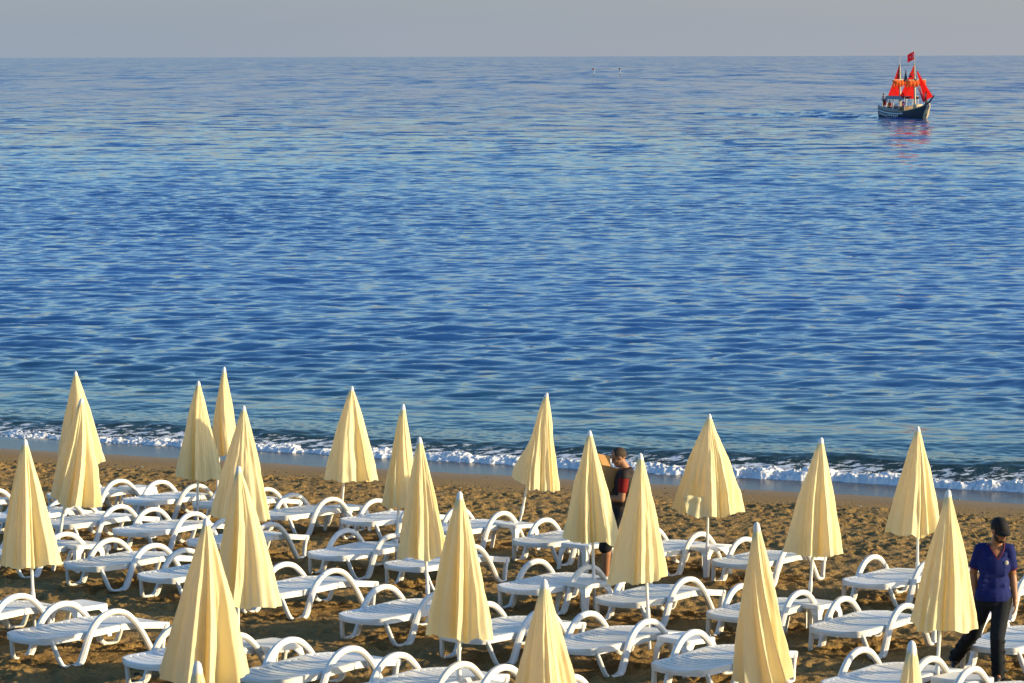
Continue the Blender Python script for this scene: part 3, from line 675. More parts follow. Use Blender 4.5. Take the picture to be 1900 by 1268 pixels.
for i, ((u, v), lab) in enumerate(LNG):
    o = proto if i == 0 else copy_tree(proto)
    p = ground_hit(u, v, 0.315)
    ang = ANG + R(rr.uniform(-1.5, 1.5))
    M = ground_frame(p.x, p.y, ang)
    c = p - M @ Vector((-0.955 * KX, 0.325, 0.315))
    o.rotation_euler = M.to_euler(); o.location = (c.x, c.y, ground_z(c.x, c.y) - 0.004)
    tag(o, lab, 'sun lounger', 'white sun loungers in rows on the sand')

# ================================================================== side tables
def make_table():
    root = empty('side_table'); hw, H = 0.225, 0.36
    def ring(h, z, c): 
        out = []
        for sx_, sy_ in ((1, 1), (-1, 1), (-1, -1), (1, -1)):
            a0 = math.atan2(sy_, sx_) - math.pi / 4
            for k in range(5):
                a = a0 + math.pi / 2 * k / 4
                out.append((sx_ * (h - c) + c * math.cos(a), sy_ * (h - c) + c * math.sin(a), z))
        return out
    m = MB(); m.loft([ring(hw - 0.012, H - 0.055, 0.05), ring(hw, H - 0.05, 0.055), ring(hw, H - 0.012, 0.055), ring(hw - 0.008, H - 0.002, 0.05), ring(hw - 0.022, H, 0.045), ring(hw - 0.04, H - 0.004, 0.04)])
    m.build('tabletop', white_plastic, root, sharp=30)
    for sx_, sy_ in ((1, 1), (-1, 1), (-1, -1), (1, -1)):
        def sec(z, d, w):      # an angle-shaped leg wrapping the corner
            x, y = sx_ * d, sy_ * d; t = 0.014
            return [(x, y, z), (x - sx_ * w, y, z), (x - sx_ * w, y - sy_ * t, z), (x - sx_ * t, y - sy_ * t, z), (x - sx_ * t, y - sy_ * w, z), (x, y - sy_ * w, z)]
        l = MB(); l.loft([sec(-0.02, hw + 0.022, 0.055), sec(0.12, hw + 0.010, 0.062), sec(0.25, hw, 0.075), sec(H - 0.052, hw - 0.016, 0.12)])
        l.build('leg', white_plastic, root, smooth=False)
    return root
TAB = [
 ((148, 1119), 'white plastic side table by the lounger head right of the leftmost parasol pole'),
 ((505, 1191), 'white plastic side table with two loungers beside it right of the largest parasol'),
 ((255, 902), 'white plastic side table nearest the water at far left'),
 ((147, 1007), 'white plastic side table under the slanting parasol pole, right of the leftmost parasol'),
 ((645, 938), 'white plastic side table beyond the lone scalloped parasol pole'),
 ((957, 970), 'white plastic side table at the foot of the leaning parasol pole'),
 ((1085, 1078), 'white plastic side table between the two parasols that flank the box carrier'),
 ((1083, 1007), 'white plastic side table under the parasol left of the box carrier'),
 ((1273, 1180), 'white plastic side table left of the tall narrow pleated parasol'),
 ((1310, 1012), 'white plastic side table behind the pole of the widest parasol'),
 ((1510, 1116), 'white plastic side table behind the pole of the tilted parasol right of the widest one'),
 ((1786, 1255), 'white plastic side table at bottom right, before the feet of the man in blue'),
 ((905, 1270), 'white plastic side table cut by the bottom edge at the centre'),
]
tp = make_table()
for i, ((u, v), lab) in enumerate(TAB):
    o = tp if i == 0 else copy_tree(tp)
    p = ground_hit(u, v, 0.36); M = ground_frame(p.x, p.y, R(47) + R(rr.uniform(-4, 4)))
    o.rotation_euler = M.to_euler(); q = M @ Vector((0, 0, 0.36)); o.location = (p.x - q.x, p.y - q.y, ground_z(p.x - q.x, p.y - q.y) - 0.004)
    tag(o, lab, 'side table', 'white side tables between the loungers')

# ================================================================== pebbles, shell and weed bits lying about on the sand
rg = np.random.RandomState(21); mb = MB(); bm = bmesh.new(); bmesh.ops.create_icosphere(bm, subdivisions=1, radius=1); ico_v = np.array([v.co[:] for v in bm.verts]); ico_f = [[v.index for v in f.verts] for f in bm.faces]; bm.free()
fx, fy, fz = xs_fine, ys_fine, z_fine
for k in range(2600):
    if k < 1300:
        a = rg.uniform(-4, 24); s_ = 2.3 + abs(rg.normal(0, 1.0)) + 0.5 * math.sin(a * 0.8); px = SP[0] + SD[0] * a + SN[0] * s_; py = SP[1] + SD[1] * a + SN[1] * s_
    else: px, py = rg.uniform(-9, 9.5), rg.uniform(22, 52)
    if not (-9.2 < px < 9.7 and 21.3 < py < 55): continue
    i = int(np.searchsorted(fx, px)); j = int(np.searchsorted(fy, py)); z = float(fz[i, j])
    r = rg.choice([0.008, 0.012, 0.016, 0.024], p=[0.35, 0.35, 0.2, 0.1]); sc = np.array([r * rg.uniform(0.8, 2.2), r * rg.uniform(0.7, 1.2), r * rg.uniform(0.4, 0.8)]); an = rg.uniform(0, 6.28)
    v = ico_v * (1 + rg.uniform(-0.25, 0.25, (len(ico_v), 1))) * sc; x = v[:, 0] * math.cos(an) - v[:, 1] * math.sin(an); y = v[:, 0] * math.sin(an) + v[:, 1] * math.cos(an)
    mb.add(np.stack([x + px, y + py, v[:, 2] + z + r * 0.2], 1), ico_f)
pm = mat('pebble_and_weed', (0.10, 0.07, 0.045), 0.8, 0.3)
_nt = pm.node_tree; _g = _nt.nodes.new('ShaderNodeNewGeometry'); _r = _nt.nodes.new('ShaderNodeValToRGB'); _nt.links.new(_g.outputs['Random Per Island'], _r.inputs['Fac']); _e = _r.color_ramp.elements
_e[0].color = (0.03, 0.02, 0.012, 1); _e[1].color = (0.55, 0.50, 0.42, 1); _x = _e.new(0.75); _x.color = (0.11, 0.075, 0.045, 1); _x = _e.new(0.93); _x.color = (0.25, 0.19, 0.12, 1)
_nt.links.new(_r.outputs['Color'], _nt.nodes['Principled BSDF'].inputs['Base Color'])
tag(mb.build('beach_debris', pm), 'small pebbles, shells and weed bits strewn over the sand', 'debris', kind='stuff')
# ================================================================== people
skin = mat('skin', (0.30, 0.135, 0.065), 0.5, 0.4, vary=0.10, vscale=14)
hair_dark = mat('dark_hair', (0.025, 0.016, 0.011), 0.7, 0.3, bump=0.6, bscale=160)
eye_dark = mat('eye', (0.03, 0.02, 0.015), 0.25, 0.5)

def hand(m, wrist, direction, palm_n, curl, thumb_side, s=1.0):
    """palm, four unequal bent fingers and a thumb, added to the body's skin"""
    w = Vector(wrist); d = Vector(direction).normalized(); n = Vector(palm_n); n = (n - d * n.dot(d)).normalized(); a = d.cross(n) * thumb_side
    m.cap(w, w + d * 0.035 * s, 0.024 * s, 0.027 * s)
    for k in (-1, -0.33, 0.33, 1):
        m.cap(w + d * 0.02 * s + a * k * 0.022 * s, w + d * 0.085 * s + a * k * 0.030 * s, 0.014 * s, 0.0125 * s, 8)
    for k, l in ((1, 0.072), (0.33, 0.082), (-0.33, 0.076), (-1, 0.060)):
        p = w + d * 0.088 * s + a * k * 0.031 * s; dd = d.copy()
        for j, f in enumerate((0.45, 0.32, 0.23)):
            ang = curl * (0.6 + 0.5 * j)
            dd = (d * math.cos(ang) + n * math.sin(ang)); q = p + dd * l * f * s
            m.cap(p, q, (0.0105 - 0.0012 * j) * s, (0.0095 - 0.0012 * j) * s, 8); p = q
    p = w + d * 0.025 * s + a * 0.026 * s; q = p + (d * 0.6 + a * 0.75 + n * 0.35).normalized() * 0.045 * s
    m.cap(p, q, 0.0125 * s, 0.011 * s, 8); m.cap(q, q + (d * 0.9 + a * 0.25 + n * 0.4).normalized() * 0.034 * s, 0.011 * s, 0.009 * s, 8)

def head(m, c, yaw, pitch, roll=0.0):
    """skull, jaw, brow, nose, lips and ears; local +x is the way the face looks. Returns the head's frame"""
    M = Matrix.Rotation(yaw, 3, 'Z') @ Matrix.Rotation(pitch, 3, 'Y') @ Matrix.Rotation(roll, 3, 'X'); c = Vector(c)
    def e(p, r, rot=(0, 0, 0)):
        b = len(m.v); m.ell((0, 0, 0), r, rot)
        for k in range(b, len(m.v)): m.v[k] = tuple(c + M @ (Vector(m.v[k]) + Vector(p)))
    e((-0.012, 0, 0.030), (0.098, 0.076, 0.088)); e((0.020, 0, -0.030), (0.068, 0.062, 0.075)); e((0.050, 0, -0.085), (0.034, 0.036, 0.028)); e((0.03, 0, -0.07), (0.05, 0.052, 0.035))
    e((0.076, 0, 0.022), (0.016, 0.05, 0.012)); e((0.094, 0, -0.022), (0.020, 0.013, 0.014)); e((0.084, 0, 0.0), (0.014, 0.009, 0.026), (0, -0.3, 0))
    e((0.080, 0, -0.056), (0.012, 0.024, 0.006)); e((0.078, 0, -0.067), (0.012, 0.021, 0.006))
    for s in (-1, 1):
        e((-0.004, s * 0.078, -0.006), (0.020, 0.008, 0.033), (0.12, 0.15, 0)); e((0.055, s * 0.040, -0.020), (0.022, 0.020, 0.020))
    return lambda p: c + M @ Vector(p), M

def eyes(hp, parent):
    for s in (-1, 1):
        MB().ell(hp((0.076, s * 0.031, 0.003)), (0.011, 0.012, 0.009), nu=10, nv=6).build('eye', eye_dark, parent)

# ---------------------------------------------------------------- the man in the blue shirt, striding towards the camera's left
pb = ground_hit(1836, 1262, 0.0)
blue = empty('person', (pb.x, pb.y, ground_z(pb.x, pb.y) - 0.01))
tag(blue, 'man in black cap, blue V-neck T-shirt and dark jeans walking past the loungers at right', 'person')
J = dict(pel=(0.025, 0.02, 0.86), wst=(0.03, 0.01, 1.00), che=(0.03, 0.0, 1.20), nek=(0.045, -0.01, 1.405),
         sr=(-0.105, 0.02, 1.34), sl=(0.172, -0.02, 1.34), er=(-0.165, 0.10, 1.085), wr=(-0.145, 0.06, 0.855), el=(0.222, 0.04, 1.075), wl=(0.240, -0.03, 0.845),
         hr=(-0.06, 0.03, 0.84), hl=(0.115, 0.0, 0.84), kr=(-0.135, 0.16, 0.465), kl=(0.055, -0.10, 0.470), ar=(-0.27, 0.52, 0.155), al=(0.085, -0.01, 0.085))
V_ = {k: Vector(v) for k, v in J.items()}
m = MB(); g = V_
def torso(m, g, k=1.0, dy=0.0):
    m.ell(g['pel'], (0.165 * k, 0.115 * k, 0.13 * k)); m.cap(g['pel'], g['wst'], 0.128 * k, 0.122 * k); m.ell(g['wst'], (0.150 * k, 0.105 * k, 0.13 * k)); m.ell(g['che'] + Vector((0, 0, -0.01)), (0.160 * k, 0.115 * k, 0.17 * k))
    m.ell(g['che'] + Vector((0, 0.0, 0.09)), (0.148 * k, 0.098 * k, 0.085 * k))
    m.cap(g['sr'], g['nek'] + Vector((-0.03, 0, -0.05)), 0.062 * k, 0.058 * k); m.cap(g['sl'], g['nek'] + Vector((0.03, 0, -0.05)), 0.062 * k, 0.058 * k)
torso(m, g)
m.cap(g['che'] + Vector((0, 0.01, 0.14)), (0.055, -0.035, 1.47), 0.060, 0.056)
for a, b, c in (('sr', 'er', 'wr'), ('sl', 'el', 'wl')):
    m.cap(g[a], g[b], 0.054, 0.041); m.ell(g[a] + (g[b] - g[a]) * 0.45, (0.05, 0.052, 0.09)); m.cap(g[b], g[b] + (g[c] - g[b]) * 0.35, 0.041, 0.042); m.cap(g[b] + (g[c] - g[b]) * 0.3, g[c], 0.042, 0.026)
for a, b, c in (('hr', 'kr', 'ar'), ('hl', 'kl', 'al')):
    m.cap(g[a], g[b], 0.088, 0.058); m.cap(g[b], g[b] + (g[c] - g[b]) * 0.35, 0.056, 0.058); m.cap(g[b] + (g[c] - g[b]) * 0.3, g[c], 0.058, 0.036)
hp, HM = head(m, (0.072, -0.065, 1.545), R(-66), R(20), R(5))
hand(m, g['wl'], (0.05, -0.15, -1), (-0.9, 0.2, 0), 0.55, 1); hand(m, g['wr'], (0.05, -0.2, -1), (0.9, 0.2, 0), 0.6, -1)
m.cap(g['al'], g['al'] + Vector((-0.02, -0.12, -0.045)), 0.028, 0.024); m.cap(g['ar'], g['ar'] + Vector((-0.01, -0.10, -0.10)), 0.028, 0.024)
m.fuse('body', skin, blue, 0.0075, 4); eyes(hp, blue)
m = MB()       # T-shirt over torso and upper arms, open at the V of the neck
torso(m, {k: (v if k not in ('sr', 'sl') else v) for k, v in g.items()}, 1.07)
m.ell((0.027, 0.012, 0.875), (0.188, 0.155, 0.16)); m.ell((0.03, 0.01, 1.0), (0.165, 0.124, 0.16))
for a, b in (('sr', 'er'), ('sl', 'el')): m.cap(g[a], g[a] + (g[b] - g[a]) * 0.62, 0.066, 0.064)
for k in range(9):       # drag folds across belly and side
    z = 0.90 + 0.045 * k; m.cap((-0.13 + 0.01 * k, -0.085, z), (0.12, -0.088 - 0.006 * math.sin(k * 2.1), z + 0.05 * math.sin(k * 1.7)), 0.022, 0.020, 8)
shirt_m = mat('blue_jersey', (0.008, 0.015, 0.105), 0.85, 0.2, vary=0.12, vscale=8, bump=0.2, bscale=50)
o = m.fuse('shirt', shirt_m, blue, 0.010, 6)
trim_m = mat('red_trim', (0.11, 0.02, 0.035), 0.8, 0.2)
bm = bmesh.new(); bm.from_mesh(o.data)      # cut the V neckline, the hem and the cuffs cleanly
kill = []
for f in bm.faces:
    c = f.calc_center_median(); dx = abs(c.x - 0.045)
    v_neck = c.z > 1.40 - 0.004 or (c.y < 0.02 and c.z > 1.265 + dx * 1.75 and dx < 0.085)
    if (v_neck and dx < 0.095) or c.z < 0.835: kill.append(f)
bmesh.ops.delete(bm, geom=kill, context='FACES'); bm.to_mesh(o.data); bm.free()
MB().tube([(-0.034, -0.028, 1.408), (-0.020, -0.105, 1.365), (0.012, -0.129, 1.310), (0.045, -0.134, 1.262), (0.078, -0.129, 1.312), (0.110, -0.103, 1.367), (0.124, -0.026, 1.410)], 0.0075, 8).build('neck_trim', trim_m, o)
for a, b in (('sr', 'er'), ('sl', 'el')):
    p = g[a] + (g[b] - g[a]) * 0.62; d = (g[b] - g[a]).normalized(); q = p + d * 0.030
    MB().tube([q - d * 0.008, q - d * 0.004, q + d * 0.004, q + d * 0.008], [0.062, 0.066, 0.066, 0.060], 20).build('cuff_trim', trim_m, o)
badge = MB(); badge.ell((0.135, -0.108, 1.225), (0.020, 0.006, 0.024)); badge.build('chest_badge', mat('pale_badge', (0.55, 0.50, 0.40), 0.7), o)
m = MB()       # jeans
m.ell((0.025, 0.02, 0.820), (0.170, 0.126, 0.105)); m.cap((-0.02, 0.02, 0.84), (0.07, 0.02, 0.84), 0.115, 0.115)
for a, b, c, off in (('hr', 'kr', 'ar', -0.03), ('hl', 'kl', 'al', 0.0)):
    m.cap(g[a], g[b], 0.102, 0.076); m.cap(g[b], g[b] + (g[c] - g[b]) * 0.4, 0.075, 0.072); m.cap(g[b] + (g[c] - g[b]) * 0.4, g[c] + Vector((0, -0.012, -0.028)), 0.072, 0.064)
    for k in range(4):   # creases at knee and ankle
        p = g[b] + (g[c] - g[b]) * (0.05 + 0.28 * k); m.cap(p + Vector((-0.06, -0.035, 0.01)), p + Vector((0.06, -0.035, -0.02)), 0.024, 0.022, 8)
jeans_m = mat('dark_denim', (0.011, 0.014, 0.019), 0.85, 0.2, vary=0.35, vscale=9, bump=0.3, bscale=70)
jn = m.fuse('jeans', jeans_m, blue, 0.010, 5)
shoe_m = mat('black_shoe', (0.02, 0.018, 0.018), 0.5, 0.4)
m = MB(); a = g['al']; m.cap(a + Vector((0, 0.05, -0.045)), a + Vector((-0.02, -0.06, -0.045)), 0.040, 0.042); m.cap(a + Vector((-0.015, -0.05, -0.048)), a + Vector((-0.04, -0.17, -0.052)), 0.042, 0.034); m.cap(a + Vector((0, 0, 0.02)), a + Vector((0, 0.01, -0.03)), 0.054, 0.050); m.fuse('shoe', shoe_m, blue, 0.010, 3)
m = MB(); a = g['ar']; m.cap(a + Vector((0, 0.06, 0.0)), a + Vector((-0.01, -0.04, -0.07)), 0.040, 0.042); m.cap(a + Vector((-0.01, -0.04, -0.07)), a + Vector((-0.03, -0.14, -0.115)), 0.042, 0.032); m.cap(a + Vector((0, 0, 0.02)), a + Vector((0, 0.01, -0.02)), 0.054, 0.050); m.fuse('shoe', shoe_m, blue, 0.010, 3)
cap_m = mat('black_cap_cloth', (0.012, 0.011, 0.012), 0.8, 0.25, bump=0.2, bscale=90)
m = MB(); bm = bmesh.new(); bmesh.ops.create_uvsphere(bm, u_segments=28, v_segments=18, radius=1)
bmesh.ops.delete(bm, geom=[v for v in bm.verts if v.co.z < -0.18], context='VERTS')
for v in bm.verts: v.co = hp((v.co.x * 0.106 - 0.012, v.co.y * 0.084, v.co.z * 0.088 + 0.044))
bmm = bpy.data.meshes.new('cap'); bm.to_mesh(bmm); bm.free(); cap_o = link('cap', bmm, cap_m, blue)
rows = []
for k in range(9):
    a = -1.15 + 2.3 * k / 8; r = []
    for j in range(5):
        t = j / 4; rr_ = 1.0 + 0.62 * t * math.cos(a) ** 1.0
        r.append(hp((0.104 * math.cos(a) * rr_ - 0.012, 0.088 * math.sin(a) * (1 + 0.08 * t), 0.040 - 0.020 * t - 0.03 * t * abs(math.sin(a)))))
    rows.append(r)
m = MB(); top = [v for r in rows for v in r]; up = HM @ Vector((0, 0, 0.006)); fs = []
for k in range(8):
    for j in range(4): fs.append((k * 5 + j, k * 5 + j + 1, (k + 1) * 5 + j + 1, (k + 1) * 5 + j))
n = 45; fs += [tuple(i + n for i in f[::-1]) for f in fs]
ringe = [k * 5 for k in range(9)] + [8 * 5 + j for j in range(1, 5)] + [k * 5 + 4 for k in range(7, -1, -1)] + [j for j in range(3, 0, -1)]
for k in range(len(ringe)):
    a, b = ringe[k], ringe[(k + 1) % len(ringe)]; fs.append((a, b, b + n, a + n))
m.v = [tuple(v) for v in top] + [tuple(v + up) for v in top]; m.f = fs; m.build('cap_peak', cap_m, cap_o)
m = MB()       # short beard and cropped hair showing under the cap
for p, r in (((0.040, 0, -0.088), (0.046, 0.046, 0.030)), ((0.074, 0, -0.078), (0.016, 0.028, 0.010)), ((0.02, 0.045, -0.06), (0.04, 0.022, 0.045)), ((0.02, -0.045, -0.06), (0.04, 0.022, 0.045)), ((0.088, 0, -0.047), (0.009, 0.026, 0.0055))):
    b = len(m.v); m.ell((0, 0, 0), r)
    for k in range(b, len(m.v)): m.v[k] = tuple(hp(Vector(m.v[k]) + Vector(p)))
m.fuse('beard', hair_dark, blue, 0.006, 3)
m = MB(); b = 0; m.ell((0, 0, 0), (0.095, 0.079, 0.075))
for k in range(len(m.v)): m.v[k] = tuple(hp(Vector(m.v[k]) + Vector((-0.022, 0, 0.018))))
m.build('hair', hair_dark, blue)

# ---------------------------------------------------------------- the man in the dark vest, carrying a box to the left
pv = ground_hit(1132, 1078, 0.0); sy = 0.0066
vest = empty('person', (pv.x, pv.y, ground_z(pv.x, pv.y) - 0.01))
tag(vest, 'man in dark vest over red short sleeves carrying a cardboard box near the water', 'person')
g = {k: Vector(v) for k, v in dict(pel=(0.125, 0.03, 0.90), wst=(0.16, 0.03, 1.04), che=(0.19, 0.02, 1.24), nek=(0.215, 0.01, 1.43),
     sl=(0.165, -0.155, 1.345), sr=(0.20, 0.19, 1.345), el=(0.135, -0.205, 1.075), wl=(-0.10, -0.12, 1.09), er=(0.13, 0.24, 1.085), wr=(-0.10, 0.20, 1.04),
     hl=(0.115, -0.06, 0.87), hr=(0.125, 0.11, 0.87), kl=(-0.045, -0.085, 0.50), kr=(0.14, 0.13, 0.48), al=(-0.055, -0.075, 0.085), ar=(0.33, 0.14, 0.12)).items()}
def torso2(m, g, k=1.0):
    m.ell(g['pel'], (0.120 * k, 0.165 * k, 0.13 * k)); m.cap(g['pel'], g['wst'], 0.125 * k, 0.125 * k); m.ell(g['wst'] + Vector((-0.02, 0, 0)), (0.130 * k, 0.158 * k, 0.13 * k)); m.ell(g['che'], (0.128 * k, 0.180 * k, 0.18 * k)); m.ell(g['che'] + Vector((0.02, 0, 0.09)), (0.105 * k, 0.165 * k, 0.09 * k))
    m.cap(g['sl'], g['nek'] + Vector((0, -0.03, -0.05)), 0.062 * k, 0.060 * k); m.cap(g['sr'], g['nek'] + Vector((0, 0.03, -0.05)), 0.062 * k, 0.060 * k)
m = MB(); torso2(m, g)
m.cap(g['nek'] + Vector((0.01, 0, -0.05)), (0.135, 0.0, 1.515), 0.062, 0.058)
for a, b, c in (('sr', 'er', 'wr'), ('sl', 'el', 'wl')):
    m.cap(g[a], g[b], 0.056, 0.043); m.cap(g[b], g[b] + (g[c] - g[b]) * 0.35, 0.043, 0.044); m.cap(g[b] + (g[c] - g[b]) * 0.3, g[c], 0.044, 0.028)
for a, b, c in (('hr', 'kr', 'ar'), ('hl', 'kl', 'al')):
    m.cap(g[a], g[b], 0.090, 0.060); m.cap(g[b], g[b] + (g[c] - g[b]) * 0.35, 0.057, 0.060); m.cap(g[b] + (g[c] - g[b]) * 0.3, g[c], 0.060, 0.037)
hp, HM = head(m, (0.105, -0.005, 1.575), R(188), R(24), R(0))
hand(m, g['wl'], (-1, 0.05, 0.05), (0, 0.3, 1), 0.5, 1); hand(m, g['wr'], (-1, -0.05, 0.05), (0, -0.3, 1), 0.5, -1)
for k in ('al', 'ar'):
    m.cap(g[k], g[k] + Vector((-0.05, 0, -0.05)), 0.038, 0.034); m.cap(g[k] + Vector((-0.02, 0, -0.055)), g[k] + Vector((-0.17, 0, -0.065)), 0.034, 0.026)
m.fuse('body', skin, vest, 0.0075, 4); eyes(hp, vest)
m = MB(); torso2(m, g, 1.05)
for a, b in (('sr', 'er'), ('sl', 'el')): m.cap(g[a], g[a] + (g[b] - g[a]) * 0.58, 0.066, 0.062)
red_m = mat('red_polo', (0.16, 0.008, 0.008), 0.85, 0.2, vary=0.1, bump=0.2, bscale=60)
o = m.fuse('shirt', red_m, vest, 0.010, 5)
m = MB(); torso2(m, g, 1.12); m.cap(g['sl'] + Vector((0, 0.01, 0.012)), g['nek'] + Vector((0, -0.02, -0.03)), 0.066, 0.06); m.cap((0.135, 0.03, 0.88), (0.16, 0.03, 1.1), 0.158, 0.15)
m.cap(g['nek'] + Vector((0.02, -0.03, -0.035)), g['nek'] + Vector((0.02, 0.05, -0.035)), 0.062, 0.062)
for k in range(5): m.cap((0.25, -0.11 + 0.03 * k, 1.0 + 0.05 * k), (0.21, -0.03 + 0.03 * k, 1.30), 0.030, 0.026, 8)
vest_m = mat('dark_vest', (0.020, 0.013, 0.011), 0.75, 0.3, vary=0.25, vscale=6, bump=0.3, bscale=25)
m.fuse('vest', vest_m, vest, 0.010, 5)
m = MB(); m.ell((0.125, 0.025, 0.88), (0.135, 0.175, 0.12))
for a, b in (('hr', 'kr'), ('hl', 'kl')): m.cap(g[a], g[b] + (g[b] - g[a]) * 0.12, 0.108, 0.088)
m.fuse('shorts', mat('black_shorts', (0.012, 0.012, 0.016), 0.85, 0.2, bump=0.2, bscale=40), vest, 0.010, 5)
bm = bmesh.new(); bmesh.ops.create_uvsphere(bm, u_segments=36, v_segments=24, radius=1)
def bald(c):        # cropped hair round the sides and back, thin over the crown
    return c.z < -0.55 or c.x > 0.50 or (c.x > 0.05 and c.z < -0.1)
bmesh.ops.delete(bm, geom=[v for v in bm.verts if bald(v.co)], context='VERTS')
for v in bm.verts: v.co = hp((v.co.x * 0.102 - 0.013, v.co.y * 0.0805, v.co.z * 0.092 + 0.030))
hm_ = bpy.data.meshes.new('hair'); bm.to_mesh(hm_); bm.free(); link('hair', hm_, mat('cropped_hair', (0.050, 0.030, 0.018), 0.7, 0.3, vary=0.3, vscale=20, bump=0.6, bscale=160), vest)
m = MB()
for k in ('al', 'ar'):
    c = g[k] + Vector((-0.075, 0, -0.082)); m2 = MB(); m2.cap(c + Vector((0.11, 0, 0)), c + Vector((-0.11, 0, 0)), 0.036, 0.044)
    for q in range(len(m2.v)): m2.v[q] = (m2.v[q][0], m2.v[q][1], c.z + (m2.v[q][2] - c.z) * 0.25)
    m2.build('sandal', shoe_m, vest)

# the open cardboard box he holds against his chest
tan = mat('cardboard', (0.50, 0.27, 0.10), 0.85, 0.15, vary=0.12, vscale=10)
bx = empty('cardboard_box', tuple(vest.location + Vector((-0.06, 0.24, 1.27))), (R(-6), R(14), R(22)))
tag(bx, 'open tan cardboard box held by the man in the dark vest', 'box')
def wall(c, d): MB().box(c, d, bev=0.001).build('side_panel', tan, bx, smooth=False)
wx, wy, wz, t = 0.17, 0.21, 0.15, 0.006
wall((-wx, 0, 0), (t, 2 * wy, 2 * wz)); wall((wx, 0, 0), (t, 2 * wy, 2 * wz)); wall((0, -wy, 0), (2 * wx - t, t, 2 * wz)); wall((0, wy, 0), (2 * wx - t, t, 2 * wz))
MB().box((0, 0, -wz - 0.004), (2 * wx, 2 * wy, t)).build('base_panel', tan, bx, smooth=False)
MB().box((-wx - 0.055, 0, wz + 0.075), (t, 2 * wy, 0.18), rot=(0, R(-36), 0)).build('flap', tan, bx, smooth=False)
MB().box((0, wy + 0.05, wz + 0.08), (2 * wx - 0.02, t, 0.18), rot=(R(-32), 0, 0)).build('flap', tan, bx, smooth=False)
# ================================================================== the sailing ship and the marker buoys
q = sea_ship
ship = empty('sailing_ship', (q.x, q.y, 0.0), (R(1.0), 0, R(-66)))      # local +x is the bow
tag(ship, 'two masted tour ship with red sails, orange furled canvas and a dark carved hull', 'ship')
hull_m = mat('dark_hull_paint', (0.035, 0.042, 0.060), 0.5, 0.4, vary=0.3, vscale=1.2); pale_m = mat('pale_wood', (0.55, 0.44, 0.27), 0.6, 0.3, vary=0.2, vscale=3)
white_m = mat('white_boat_paint', (0.65, 0.65, 0.65), 0.5); grey_m = mat('grey_awning', (0.30, 0.31, 0.36), 0.8, vary=0.15, vscale=2); black_m = mat('black_paint', (0.012, 0.012, 0.015), 0.6)
red_s = cloth_mat('red_sail', (0.62, 0.012, 0.012), 0.35, (0.85, 0.02, 0.01)); orange_s = cloth_mat('orange_sail', (0.85, 0.16, 0.03), 0.45, (0.95, 0.30, 0.06)); dark_red = cloth_mat('dark_red_cloth', (0.28, 0.012, 0.018), 0.25)
flag_m = cloth_mat('flag_red', (0.50, 0.012, 0.015), 0.25); white_c = mat('white_cloth', (0.8, 0.8, 0.8), 0.8); rope_m = mat('rope', (0.10, 0.08, 0.06), 0.9); wood_m = mat('deck_wood', (0.25, 0.15, 0.07), 0.7, vary=0.2)
# hull: stations from stern (-4.6) to stem (4.7): half beam at the rail, rail height
ST = [(-4.6, 1.00, 1.30), (-3.8, 1.15, 1.16), (-2.6, 1.26, 0.98), (-1.0, 1.32, 0.86), (0.8, 1.30, 0.86), (2.2, 1.14, 0.98), (3.3, 0.82, 1.20), (4.2, 0.40, 1.48), (4.75, 0.06, 1.70)]
rings = []
for x, b, h in ST:
    t = (x + 4.6) / 9.3; keel = -0.5 + 0.15 * max(0, t - 0.8) * 5
    rk = 0.55 * max(0, t - 0.75) * 4 * 0.5      # raked stem
    r = []
    for f, z in ((0.0, keel), (0.62, -0.35), (0.88, 0.0), (0.96, 0.35), (1.0, 0.7 * h + 0.0), (1.0, h)):
        r.append((x - rk * (1 - max(0, z) / h) , f * b, z))
    ring = r + [(a, -y, z) for a, y, z in r[::-1]]
    rings.append(ring)
hm = MB().loft(rings); hull = hm.build('hull', hull_m, ship, sharp=50)
def rail_pt(x, side, dz=0.0, out=0.0):
    b = np.interp(x, [s[0] for s in ST], [s[1] for s in ST]); h = np.interp(x, [s[0] for s in ST], [s[2] for s in ST])
    return (x, side * (b + out), h + dz)
for s in (-1, 1):
    xs_ = np.linspace(-4.55, 4.6, 24)
    MB().tube([rail_pt(x, s, 0.02, 0.01) for x in xs_], 0.055, 6).build('rail', pale_m, hull)
    MB().tube([rail_pt(x, s, -0.26, 0.025) for x in xs_[:16]], 0.10, 6).build('stripe', white_m, hull)
    for k in range(11):
        x = -3.9 + 0.42 * k; b = rail_pt(x, s, -0.60 if x < -2 else -0.50, 0.0)
        MB().box((b[0], b[1], b[2]), (0.24, 0.05, 0.22), bev=0.02).build('window', white_m, hull, smooth=False)
    pl = MB(); xs2 = np.linspace(-4.55, 0.4, 14)
    pl.loft([[rail_pt(x, s, 0.0, 0.0), rail_pt(x, s, 0.0, -0.05), rail_pt(x, s, 0.30, -0.05), rail_pt(x, s, 0.30, 0.0)] for x in xs2]); pl.build('bulwark', grey_m, hull, smooth=False)
MB().loft([[(x, 0.93 * b, h - 0.12), (x, -0.93 * b, h - 0.12), (x, -0.93 * b, h - 0.2), (x, 0.93 * b, h - 0.2)] for x, b, h in ST[:-1]]).build('deck', wood_m, ship, smooth=False)
